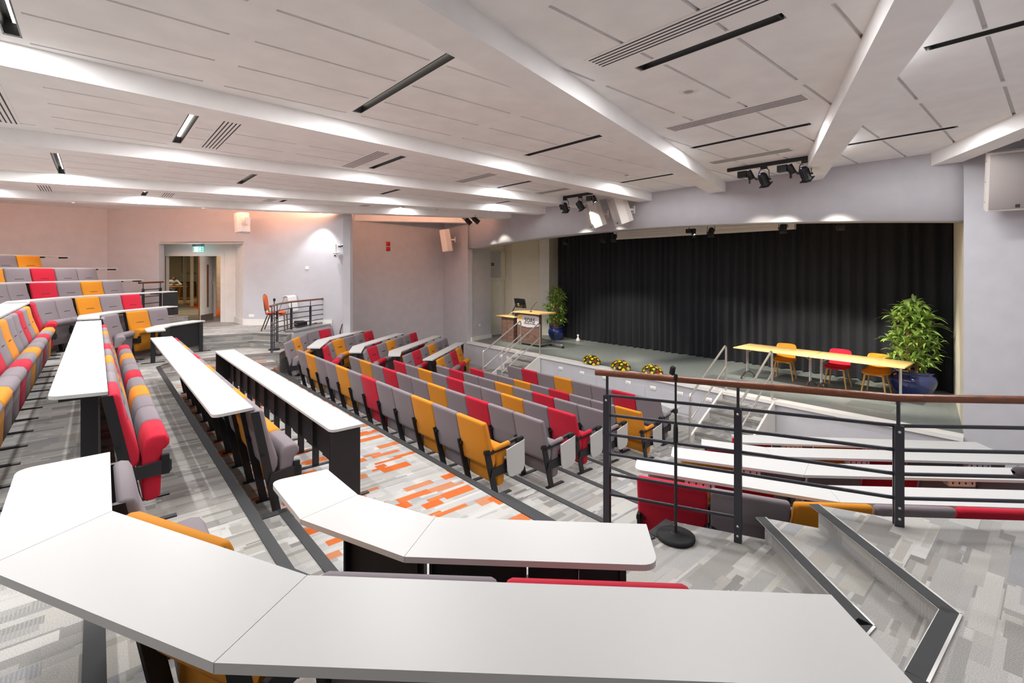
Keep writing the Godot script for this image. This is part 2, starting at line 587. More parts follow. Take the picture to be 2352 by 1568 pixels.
const TOP := -1.95
func build_walls():
	wall("wall_left", "grey wall beside the camera bracket, next to the doorway", [16.1, 3.33], [13.8, 5.65], TOP, 3.4, M.grey_wall, 0.2, 1.0)
	wall("wall_left", "grey wall above the top rows, left of the doorway", [19.2, 0.25], [18.0, 1.43], TOP, 3.4, M.grey_wall, 0.2, 1.0)
	wall("wall_left", "grey wall above the white doorway recess", [18.0, 1.43], [16.1, 3.33], TOP, -0.81, M.grey_wall, 0.2, 1.0)
	wall("wall_left", "short return of grey wall beside the red alarm wall", [13.8, 5.65], [15.75, 6.3], TOP, 3.4, M.grey_wall, 0.2, 1.0)
	wall("wall_left", "grey side wall with the red fire alarm", [15.55, 6.2], [15.55, 10.2], TOP, 3.4, M.grey_wall, 0.2, 1.0)
	wall("wall_back", "grey rear side wall beside the highest rows", [19.2, -5.4], [19.2, 0.25], TOP, 3.4, M.grey_wall, 0.2, 1.0)
	wall("wall_back", "grey rear wall behind the highest tier", [-1.2, -5.2], [19.4, -5.2], TOP, 3.4, M.grey_wall, 0.2, 1.0)
	wall("wall_right", "grey wall on the camera side of the hall", [-1.2, -5.4], [-1.2, 10.2], TOP, 3.4, M.grey_wall, 0.2, -1.0)
	# plinth of the left landing behind the end seats
	var cw := struct("wall_left", "low grey upstand under the landing railing", prism([[13.05, 3.85], [14.32, 5.35], [14.5, 5.2], [13.25, 3.7]], 0.0, EYE - 1.60), M.grey_wall)
	part(cw, "coping", prism([[13.02, 3.87], [14.30, 5.38], [14.52, 5.19], [13.25, 3.66]], EYE - 1.60, EYE - 1.57), M.aluminium)
	# baseboards
	struct("baseboard_left", "pale grey skirting along the landing wall", prism([[16.09, 3.32], [14.17, 5.26], [14.155, 5.245], [16.075, 3.305]], EYE - 1.64, EYE - 1.46), M.white_paint)

# ------------------------------------------------------------------ stage
func arch(t: float) -> float:                       # height (h) of the header's lower edge
	return -0.755 - 0.275 * maxf(0.0, 1.0 - pow((t - 7.48) / 6.46, 2.0))

func build_stage_shell():
	var ST0 := EYE - 2.55
	var fl := struct("floor_stage", "grey vinyl stage floor", prism([[0.4, 10.03], [15.4, 10.03], [15.4, 14.3], [0.4, 14.3]], ST0 - 0.1, ST0), M.stage_vinyl)
	for q in [[5.2, 11.1, 0.9, 0.55], [2.4, 11.0, 0.7, 0.5], [3.4, 11.9, 0.8, 0.5], [4.6, 12.6, 0.7, 0.45]]:
		part(fl, "floor_panel", box(Vector3(q[3], 0.003, q[2])), M.vinyl_patch, V(q[0], q[1], 2.55))
	var fr := struct("wall_stage", "pale grey front face of the stage", prism([[1.02, 10.0], [13.95, 10.0], [13.95, 10.15], [1.02, 10.15]], -0.1, ST0 - 0.06), M.grey_wall)
	for t in [8.45, 6.95, 5.75]:
		part(fr, "access_panel", box(Vector3(0.012, 0.42, 0.62)), M.grey_wall, V(t, 9.995, 3.02))
	part(fr, "stage_edge", prism([[1.02, 9.95], [13.95, 9.95], [13.95, 10.2], [1.02, 10.2]], ST0 - 0.06, ST0 + 0.004), M.white_paint)
	# proscenium wall: side panels and the arched header
	struct("wall_front", "grey wall right of the stage opening", prism([[-1.3, 10.0], [1.02, 10.0], [1.02, 10.25], [-1.3, 10.25]], -0.1, EYE - TOP), M.grey_wall)
	struct("wall_front", "narrow grey wall left of the stage opening", prism([[13.95, 10.0], [15.75, 10.0], [15.75, 10.2], [13.95, 10.2]], -0.1, EYE - TOP), M.grey_wall)
	var st := ST()
	var n := 48
	for i in n:
		var ta := lerpf(1.02, 13.95, float(i) / n)
		var tb := lerpf(1.02, 13.95, float(i + 1) / n)
		for b in [10.0, 10.62]:
			quad(st, V(ta, b, arch(ta)), V(tb, b, arch(tb)), V(tb, b, TOP), V(ta, b, TOP), Vector3(-1 if b == 10.0 else 1, 0, 0))
		quad(st, V(ta, 10.0, arch(ta)), V(tb, 10.0, arch(tb)), V(tb, 10.62, arch(tb)), V(ta, 10.62, arch(ta)), Vector3.DOWN)
	for t in [1.02, 13.95]:
		quad(st, V(t, 10.0, arch(t)), V(t, 10.62, arch(t)), V(t, 10.62, TOP), V(t, 10.0, TOP), Vector3(0, 0, 1 if t < 5 else -1))
	struct("wall_header", "grey header wall with a gently arched lower edge over the stage", fin(st), M.grey_wall)
	struct("wall_stage_side", "cream side wall of the stage at the leafy right-hand pot", prism([[1.04, 10.2], [1.52, 13.4], [1.3, 13.4], [0.8, 10.2]], ST0 - 0.1, EYE + 1.6), M.cream_paint)
	var pier := struct("wall_stage_side", "grey pier between the alarm wall and the stage door", prism([[13.95, 10.02], [14.24, 11.28], [15.2, 11.28], [15.2, 10.15]], ST0 - 0.1, EYE + 0.80), M.grey_wall)
	part(pier, "skirting", prism([[13.92, 10.16], [14.21, 11.3], [14.3, 11.28], [14.0, 10.1]], ST0, ST0 + 0.14), M.white_paint)
	var sw := struct("wall_stage_side", "cream wall of the stage behind the lectern", prism([[14.75, 11.28], [14.75, 12.35], [14.35, 12.42], [13.35, 13.45], [13.35, 14.2], [15.2, 14.2], [15.2, 11.28]], ST0 - 0.1, EYE + 1.6), M.cream_paint)
	part(sw, "pilaster", prism([[13.55, 13.2], [13.3, 13.45], [13.25, 13.4], [13.5, 13.12]], ST0, EYE + 1.5), M.white_paint)
	var d := struct_node("door_2", "cream panelled door at the side of the stage")
	part(d, "door_frame", prism([[14.74, 11.3], [14.74, 12.3], [14.70, 12.3], [14.70, 11.3]], ST0, EYE - 0.42), M.cream_paint)
	part(d, "door_leaf", prism([[14.70, 11.38], [14.70, 12.15], [14.68, 12.15], [14.68, 11.38]], ST0 + 0.01, EYE - 0.47), M.white_paint)
	part(d, "door_panel", prism([[14.68, 11.5], [14.68, 12.03], [14.67, 12.03], [14.67, 11.5]], ST0 + 0.2, EYE - 0.6), M.cream_paint)
	part(d, "transom", prism([[14.74, 11.3], [14.74, 12.33], [14.66, 12.33], [14.66, 11.3]], EYE - 0.42, EYE - 0.30), M.cream_paint)
	part(d, "transom_panel", prism([[14.74, 11.3], [14.74, 12.12], [14.71, 12.12], [14.71, 11.3]], EYE - 0.30, EYE + 0.72), M.grey_wall)
	part(d, "transom_frame", prism([[14.74, 12.12], [14.74, 12.33], [14.66, 12.33], [14.66, 12.12]], EYE - 0.30, EYE + 0.72), M.cream_paint)
	struct("wall_stage_back", "dark rear wall behind the stage curtain", prism([[0.4, 14.2], [15.4, 14.2], [15.4, 14.4], [0.4, 14.4]], ST0 - 0.1, EYE + 1.7), M.grey_wall)
	struct("ceiling_stage", "pale ceiling over the stage", prism([[0.4, 10.6], [15.4, 10.6], [15.4, 14.4], [0.4, 14.4]], EYE + 1.55, EYE + 1.7), M.white_paint)
	var pel := thing("curtain_pelmet", "long white pelmet box hanging in front of the black stage curtain", "pelmet")
	part(pel, "fascia", prism([[4.38, 13.0], [9.84, 13.0], [9.84, 13.12], [4.38, 13.12]], EYE + 1.01, EYE + 1.30), M.white_paint)
	for k in 3:
		part(pel, "batten", prism([[4.38, 12.985], [9.84, 12.985], [9.84, 13.0], [4.38, 13.0]], EYE + 1.05 + k * 0.09, EYE + 1.09 + k * 0.09), M.white_paint)
	for k in [4.9, 7.1, 9.3]:
		part(pel, "hanger", prism([[k, 13.04], [k + 0.04, 13.04], [k + 0.04, 13.08], [k, 13.08]], EYE + 1.30, EYE + 1.56), M.white_paint)
	build_curtain()

func build_curtain():
	var c := thing("stage_curtain", "full-width black pleated curtain hanging at the back of the stage", "curtain")
	var noise := FastNoiseLite.new()
	noise.seed = 4
	noise.frequency = 0.35
	var st := ST()
	st.set_smooth_group(0)
	var n := 900
	var rows := [1.35, 0.6, -0.3, -1.2, -2.0, -2.53]
	var pts := []
	for j in rows.size():
		var line := []
		for i in n + 1:
			var u := float(i) / n
			var t := lerpf(1.50, 12.75, u)
			var amp := lerpf(0.035, 0.085, float(j) / (rows.size() - 1))
			var ph := t * 26.0 + 4.0 * noise.get_noise_2d(t * 2.2, 0.0) + 0.5 * noise.get_noise_2d(t, j * 3.0)
			var b := 13.42 + amp * sin(ph) + 0.05 * noise.get_noise_2d(t * 3.0, 20.0 + j * 0.6)
			line.append(Vector3(b, EYE + rows[j], -t))
		pts.append(line)
	for j in rows.size() - 1:
		for i in n:
			for s in [0.0, 0.012]:
				var o := Vector3(s, 0, 0)
				quad(st, pts[j][i] + o, pts[j][i + 1] + o, pts[j + 1][i + 1] + o, pts[j + 1][i] + o, Vector3(-1 if s == 0.0 else 1, 0, 0))
	part(c, "cloth", fin(st), M.curtain_cloth)
	part(c, "curtain_rail", prism([[1.4, 13.38], [12.8, 13.38], [12.8, 13.46], [1.4, 13.46]], EYE + 1.35, EYE + 1.40), M.black_metal)

# ------------------------------------------------------------------ ceiling
const BANDS := [-3.45, -1.96, -0.5, 0.88, 2.31, 3.78, 5.25, 6.83, 8.40]
const SLOTS := {-3.45: [[9.4, 7.6], [14.6, 13.2], [3.6, 1.8]], -1.96: [[12.0, 10.2], [6.3, 4.4], [16.6, 15.3]], -0.5: [[12.61, 10.17], [5.43, 3.42]], 0.88: [[8.46, 6.45], [15.0, 13.77]], 2.31: [[5.43, 3.35], [11.6, 10.03]], 3.78: [[2.56, 1.37], [8.28, 6.8], [13.95, 13.22]], 5.25: [[0.745, -0.6], [5.70, 4.14], [10.92, 9.89]], 6.83: [[3.70, 2.14], [8.38, 7.11], [13.16, 12.58]], 8.40: [[2.19, 0.94], [6.16, 4.91], [10.36, 9.77]]}  # two rearmost bands: unseen lights added to light the rear of the hall

func build_ceiling():
	var y := EYE + 1.85
	var root := struct("ceiling", "white panelled ceiling with shadow gaps", prism([[-1.4, -5.4], [-1.4, 10.2], [22.5, 10.2], [22.5, -5.4]], y + 0.14, y + 0.3), M.ceiling_paint)
	var bounds := [-5.2, -3.54]
	var fields := []
	for i in BANDS.size():
		var hi: float = (BANDS[i + 1] - 0.09) if i + 1 < BANDS.size() else 10.0
		fields.append([BANDS[i] + 0.09, hi])
	fields.append([-5.2, BANDS[0] - 0.09])
	var joints := []
	var t := 3.68
	while t > -1.4:
		joints.append(t)
		t -= 0.655
	joints.append(-1.4)
	joints.reverse()
	t = 3.68 + 0.62
	while t < 19.4:
		joints.append(t)
		t += 0.62
	joints.append(19.4)
	var cnt := 0
	for f in fields:
		var i := 0
		while i < joints.size() - 1:
			var step := 1
			if f[0] < -1.0: step = 4
			var j := mini(i + step, joints.size() - 1)
			var a: float = joints[i] + 0.016
			var b: float = joints[j] - 0.016
			part(root, "ceiling_panel", box(Vector3(snappedf(f[1] - f[0], 0.001), 0.03, snappedf(b - a, 0.001))), M.ceiling_paint, Vector3((f[0] + f[1]) / 2, y + 0.015, -(a + b) / 2))
			cnt += 1
			i = j
	# backing just above the panels closes the shadow gaps
	for f in fields:
		part(root, "panel_backing", box(Vector3(snappedf(f[1] - f[0] - 0.002, 0.001), 0.012, 20.8)), M.groove, Vector3((f[0] + f[1]) / 2, y + 0.034, -9.0))
	# plain strips that carry the slot lights
	for B in BANDS:
		var cuts: Array = SLOTS[B].duplicate()
		cuts.sort_custom(func(p, q): return p[1] < q[1])
		var at := -1.4
		for s in cuts:
			band_piece(root, B, at, s[1] - 0.03, y)
			for g in [-1.0, 1.0]:
				part(root, "ceiling_strip", box(Vector3(0.035, 0.03, snappedf(s[0] - s[1] + 0.06, 0.001))), M.ceiling_paint, Vector3(B + g * 0.0725, y + 0.015, -(s[0] + s[1]) / 2))
			at = s[0] + 0.03
		band_piece(root, B, at, 19.4, y)
	# grilles
	var gn := 0
	for g in [[1.29, 8.52, 6.48, "beside the lamp above the long white desks"], [3.37, 2.78, 1.0, "longest, over the near landing"], [3.4, 8.47, 6.73, "beside the lamp over the orange-flecked aisle"], [5.7, 3.43, 1.79, "over the near stage stairs"], [5.75, 8.37, 7.0, "over the middle of the central rows"], [8.02, 4.03, 2.72, "behind the four-headed track by the stage"], [8.05, 8.40, 7.29, "behind the track by the paired loudspeakers"], [-0.88, 15.7, 14.2, "near the smoke detector over the top rows"], [-0.85, 8.7, 6.9, "over the rear tier"], [1.33, 14.9, 13.75, "in front of the doorway"], [3.47, 14.2, 13.3, "over the railing landing"], [5.8, 13.3, 12.7, "near the red alarm wall"]]:
		var o := thing("air_grille", "white slotted ceiling air grille " + g[3], "grille", Vector3(g[0], y, -(g[1] + g[2]) / 2), 0.0, "ceiling air grilles")
		var L: float = g[1] - g[2]
		part(o, "frame", box(Vector3(0.25, 0.008, snappedf(L, 0.01))), M.ceiling_paint, Vector3(0, -0.004, 0))
		for k in 5:
			part(o, "slot", box(Vector3(0.014, 0.004, snappedf(L - 0.06, 0.01))), M.socket_hole, Vector3(-0.09 + k * 0.045, -0.0085, 0))
		gn += 1

func band_piece(root: Node, B: float, a: float, b: float, y: float):
	if b - a > 0.02:
		part(root, "ceiling_strip", box(Vector3(0.18, 0.03, snappedf(b - a, 0.001))), M.ceiling_paint, Vector3(B, y + 0.015, -(a + b) / 2))

const F_OUT := [[11.97, 10.02], [14.83, 3.5], [16.22, -1.7], [17.2, -5.2]]
func build_beams():
	var i := 0
	var names := ["over the wall loudspeaker by the frame edge", "right of the four-headed track", "left of the four-headed track", "ending above the right loudspeaker of the pair", "ending behind the left loudspeaker of the pair", "second from the doorway side", "along the doorway side with small downlights", "short one above the red fire alarm"]
	for tc in [1.23, 3.09, 4.86, 6.64, 8.35, 10.2, 12.05, 13.72]:
		var k: float = (7.5 - tc) / 10.8
		var b0 := -5.2 if i < 7 else 6.0
		if i == 0: b0 = 5.6
		var pl := [[tc - 0.18, 10.02], [tc + 0.18, 10.02], [tc + 0.18 + k * (b0 - 10.0), b0], [tc - 0.18 + k * (b0 - 10.0), b0]]
		if i == 6: pl = F_OUT + [[16.78, -5.2], [15.80, -1.7], [14.41, 3.5], [11.55, 10.02]]
		var o := struct("trim_beam", "white ceiling beam " + names[i], prism(pl, EYE + 1.65, EYE + 1.86), M.ceiling_paint)
		i += 1

func build_slot_lights():
	var y := EYE + 1.85
	var names := {}
	for B in BANDS:
		for s in SLOTS[B]:
			var L: float = s[0] - s[1]
			var tc: float = (s[0] + s[1]) / 2
			var o := thing("slot_light", "linear slot light " + slot_place(B, tc), "ceiling light", Vector3(B, y, -tc), 0.0, "recessed slot lights")
			part(o, "housing", box(Vector3(0.012, 0.11, snappedf(L, 0.01))), M.dark_fixture, Vector3(0.05, 0.055, 0))
			part(o, "reflector", box(Vector3(0.012, 0.11, snappedf(L, 0.01))), M.dark_fixture, Vector3(-0.05, 0.055, 0))
			for g in [-1.0, 1.0]:
				part(o, "end_cap", box(Vector3(0.112, 0.11, 0.012)), M.dark_fixture, Vector3(0, 0.055, g * L / 2))
			part(o, "back_plate", box(Vector3(0.112, 0.01, snappedf(L, 0.01))), M.dark_fixture, Vector3(0, 0.115, 0))
			part(o, "lamp", box(Vector3(0.035, 0.02, snappedf(L - 0.06, 0.01))), M.lamp_glow, Vector3(0.022, 0.095, 0))
			var l := AreaLight3D.new()
			l.name = "lamp_light"
			l.area_size = Vector2(L - 0.08, 0.07)
			l.light_energy = SLOT_ENERGY * L
			l.light_color = SLOT_COLOR
			l.area_range = 40.0
			l.shadow_enabled = true
			l.position = Vector3(0.0, -0.004, 0)
			l.basis = Basis(Vector3(0, 0, 1), Vector3(1, 0, 0), Vector3(0, 1, 0))
			o.add_child(l)

func slot_place(B: float, tc: float) -> String:
	var n := {"-3.45": "added unseen over the highest tier", "-1.96": "added unseen over the upper tiers", "-0.5": "over the landing-tier desks", "0.88": "over the front of the desk tiers", "2.31": "over the orange-flecked aisle", "3.78": "over the back row of the central block", "5.25": "over the third central row", "6.83": "over the fifth central row", "8.4": "over the floor before the stage"}
	var s: String = n[str(B)]
	if tc > 9.6: return s + ", on the doorway side"
	if tc < 3.2: return s + ", towards the dark wood railing"
	return s + ", near the middle"

func build_cove_and_downlights():
	# warm strip along the outer edge of the doorway-side beam, washing the grey wall
	var o := thing("cove_light", "warm light strip hidden along the top of the left wall", "light strip")
	for i in 3:
		var a := V(F_OUT[i][0] + 0.03, F_OUT[i][1], -1.74)
		var b := V(F_OUT[i + 1][0] + 0.03, F_OUT[i + 1][1], -1.74)
		if i == 0: a = a.lerp(b, 0.1)
		var d := (b - a).normalized()
		var out := d.cross(Vector3.UP)
		if out.z > 0: out = -out
		var L := a.distance_to(b)
		part(o, "strip", box(Vector3(L, 0.03, 0.03)), M.cove_glow, (a + b) / 2, Basis(d, Vector3.UP, d.cross(Vector3.UP)))
		var l := AreaLight3D.new()
		l.name = "cove_lamp"
		l.area_size = Vector2(L, 0.05)
		l.light_energy = COVE_ENERGY * L
		l.light_color = Color(1.0, 0.70, 0.55)
		l.area_range = 30.0
		l.shadow_enabled = true
		l.position = (a + b) / 2 + out * 0.03
		l.basis = Basis(d, d.cross(out), -out)
		if l.basis.determinant() < 0: l.basis = Basis(-d, (-d).cross(out), -out)
		o.add_child(l)
	var i := 0
	for p in [[15.87, -0.43], [15.0, 2.145], [14.06, 4.87]]:
		var n := thing("downlight", "small round downlight in the doorway-side beam " + ["above the top rows", "above the lit exit sign", "above the wall camera"][i], "downlight", V(p[0], p[1], -1.65), 0.0, "downlights in the beam")
		part(n, "trim_ring", lathe([[0.035, 0.0], [0.035, -0.006], [0.055, -0.006], [0.055, 0.0]], 16), M.plastic_white)
		part(n, "lens", lathe([[0.0, -0.003], [0.034, -0.003]], 16), M.spot_glow)
		var s := SpotLight3D.new()
		s.name = "downlight_lamp"
		s.position = Vector3(0, -0.03, 0)
		s.rotation = Vector3(deg_to_rad(-84), deg_to_rad(45), 0)
		s.spot_angle = 44.0
		s.spot_range = 30.0
		s.spot_angle_attenuation = 0.6
		s.light_energy = 6.0
		s.light_color = Color(0.97, 0.98, 1.0)
		s.light_size = 0.03
		s.shadow_enabled = true
		n.add_child(s)
		i += 1

# ------------------------------------------------------------------ desks
func desk_top(root: Node, inner: Array, outer: Array, h: float, round_first := true, round_last := true):
	for i in inner.size() - 1:
		var poly := [inner[i], inner[i + 1], outer[i + 1], outer[i]]
		# hairline joint between neighbouring boards
		var which := []
		if i == 0 and round_first: which.append(3)
		if i == inner.size() - 2 and round_last: which.append(2)
		var q := fillet(poly, which, 0.075) if which.size() else poly
		part(root, "desktop_board", prism(shrink(q, 0.0012), EYE - h - 0.026, EYE - h), M.white_laminate)

func shrink(poly: Array, d: float) -> Array:
	var c := Vector2.ZERO
	for p in poly: c += Vector2(p[0], p[1])
	c /= poly.size()
	var out := []
	for p in poly:
		var v := Vector2(p[0], p[1])
		v -= (v - c).normalized() * d
		out.append([v.x, v.y])
	return out

func offset_line(line: Array, d: float) -> Array:
	# shift a [t, b] polyline sideways; positive d to the left of its run
	var out := []
	for i in line.size():
		var p := Vector2(line[i][0], line[i][1])
		var n := Vector2.ZERO
		var e := Vector2.ZERO
		if i > 0:
			e = (p - Vector2(line[i - 1][0], line[i - 1][1])).normalized()
			n += e.orthogonal()
		if i < line.size() - 1:
			e = (Vector2(line[i + 1][0], line[i + 1][1]) - p).normalized()
			n += e.orthogonal()
		n = n.normalized()
		var k := 1.0
		if i > 0 and i < line.size() - 1: k = 1.0 / maxf(0.6, n.dot(e.orthogonal()))
		out.append([p.x + n.x * d * k, p.y + n.y * d * k])
	return out

func mirror(line: Array, s := 15.0) -> Array:
	var out := []
	for p in line: out.append([s - p[0], p[1]])
	return out

func along(line: Array, step: float, margin: float) -> Array:  # [point, direction] at even steps on every segment
	var out := []
	for i in line.size() - 1:
		var a := Vector2(line[i][0], line[i][1])
		var b := Vector2(line[i + 1][0], line[i + 1][1])
		var L := a.distance_to(b)
		var n := maxi(1, int(round((L - 2 * margin) / step)))
		for k in n + 1:
			out.append([a.lerp(b, (margin + (L - 2 * margin) * k / n) / L), (b - a).normalized()])
	return out

func modesty(root: Node, line: Array, h_top: float, h_floor: float, step := 0.55, low := 0.24):
	# black legs with feet and folded steel panels between them, under a desk whose sitting side is to the left of the run
	var y1 := EYE - h_top - 0.026
	var y0 := EYE - h_floor
	for i in line.size() - 1:
		var a := Vector2(line[i][0], line[i][1])
		var b := Vector2(line[i + 1][0], line[i + 1][1])
		var L := a.distance_to(b)
		var n := maxi(1, int(round(L / step)))
		var d3 := Vector3(b.y - a.y, 0, a.x - b.x).normalized()
		var basis := Basis(d3, Vector3.UP, d3.cross(Vector3.UP))
		for k in n + 1:
			var p := a.lerp(b, clampf(float(k) / n, 0.03 / L, 1.0 - 0.03 / L))
			var at := Vector3(p.y, 0, -p.x)
			part(root, "leg", box(Vector3(0.012, y1 - y0, 0.075)), M.black_metal, at + Vector3.UP * (y0 + y1) / 2, basis)
			part(root, "foot", box(Vector3(0.05, 0.012, 0.36)), M.black_metal, at + Vector3.UP * (y0 + 0.006), basis)
			if k < n:
				var q := a.lerp(b, (k + 0.5) / n)
				var w := L / n
				part(root, "modesty_panel", box(Vector3(w * 0.5, y1 - y0 - low, 0.008)), M.black_panel, Vector3(q.y, (y0 + low + y1) / 2, -q.x) - d3 * w * 0.22, basis)
				part(root, "modesty_panel", box(Vector3(w * 0.46, y1 - y0 - low, 0.008)), M.black_panel, Vector3(q.y, (y0 + low + y1) / 2, -q.x) + d3 * w * 0.26 + basis.z * 0.018, basis)
				part(root, "fixing", lathe([[0.0, 0.012], [0.012, 0.012], [0.012, 0.0]], 8), M.rubber, Vector3(q.y, (y0 + y1) / 2, -q.x) - basis.z * 0.006, Basis(Vector3.RIGHT, -PI / 2).rotated(Vector3.UP, atan2(-basis.z.x, -basis.z.z)))

func brackets(root: Node, line: Array, d: float, h: float):
	# short black arms that carry a desktop fixed to the backs of the seats in front
	for q in along(line, 0.55, 0.06):
		var p: Vector2 = q[0]
		var e: Vector2 = q[1]
		var d3 := Vector3(e.y, 0, -e.x)
		var nn := e.orthogonal()
		var c := p + nn * d * 0.5
		part(root, "bracket", box(Vector3(0.03, 0.035, absf(d) * 0.86)), M.black_metal, Vector3(c.y, EYE - h - 0.045, -c.x), Basis(d3, Vector3.UP, d3.cross(Vector3.UP)))

func power(root: Node, line: Array, at_u: Array, h: float, d: float):
	for u in at_u:
		var i := int(u)
		var a := Vector2(line[i][0], line[i][1])
		var b := Vector2(line[i + 1][0], line[i + 1][1])
		var p := a.lerp(b, u - i)
		var e := (b - a).normalized()
		var d3 := Vector3(e.y, 0, -e.x)
		var c := p + e.orthogonal() * d
		var basis := Basis(d3, Vector3.UP, d3.cross(Vector3.UP))
		var o := part(root, "power_module", rbox(Vector3(0.25, 0.075, 0.08), 0.01), M.plastic_white, Vector3(c.y, EYE - h - 0.068, -c.x), basis)
		for k in 4:
			part(o, "socket_hole", box(Vector3(0.012, 0.022, 0.004)), M.socket_hole, Vector3(-0.09 + k * 0.06, 0, -0.041))
			part(o, "socket_hole", box(Vector3(0.012, 0.022, 0.004)), M.socket_hole, Vector3(-0.09 + k * 0.06, 0, 0.041))

const D1I := [[3.10, 0.052], [2.336, 0.045], [1.467, 0.470], [0.426, 1.542]]
const D1O := [[3.10, -0.275], [2.143, -0.26], [1.279, 0.203], [0.205, 1.335]]
const D2I := [[2.965, 1.071], [2.522, 1.075], [2.04, 1.266], [1.32, 1.999]]
const D2O := [[3.011, 0.758], [2.455, 0.755], [1.845, 0.990], [1.10, 1.757]]
const RF := [
	[[[2.776, 4.047], [1.347, 4.735], [-0.3, 6.42]], [[2.62, 3.770], [1.172, 4.470], [-0.5, 6.16]], 1.845],
	[[[2.943, 4.979], [1.761, 5.640], [-0.3, 7.75]], [[2.80, 4.690], [1.690, 5.275], [-0.45, 7.47]], 2.02],
	[[[3.103, 5.944], [2.440, 6.270], [0.1, 8.62]], [[2.981, 5.705], [2.260, 6.030], [-0.1, 8.38]], 2.195],
	[[[3.165, 6.922], [0.810, 9.168]], [[2.928, 6.705], [0.600, 8.93]], 2.37]]
const LFD := [
	[[[11.62, 4.02], [12.815, 4.698], [13.999, 6.196]], [[11.84, 3.78], [12.985, 4.424], [14.21, 5.952]], 1.845],
	[[[11.35, 4.92], [12.25, 5.42], [13.86, 7.46]], [[11.57, 4.69], [12.42, 5.15], [14.06, 7.24]], 2.02],
	[[[11.195, 5.90], [11.768, 6.243], [13.676, 8.742]], [[11.38, 5.65], [12.027, 6.0], [13.89, 8.56]], 2.195],
	[[[10.954, 6.709], [12.889, 9.125]], [[11.148, 6.50], [13.08, 8.91]], 2.37]]

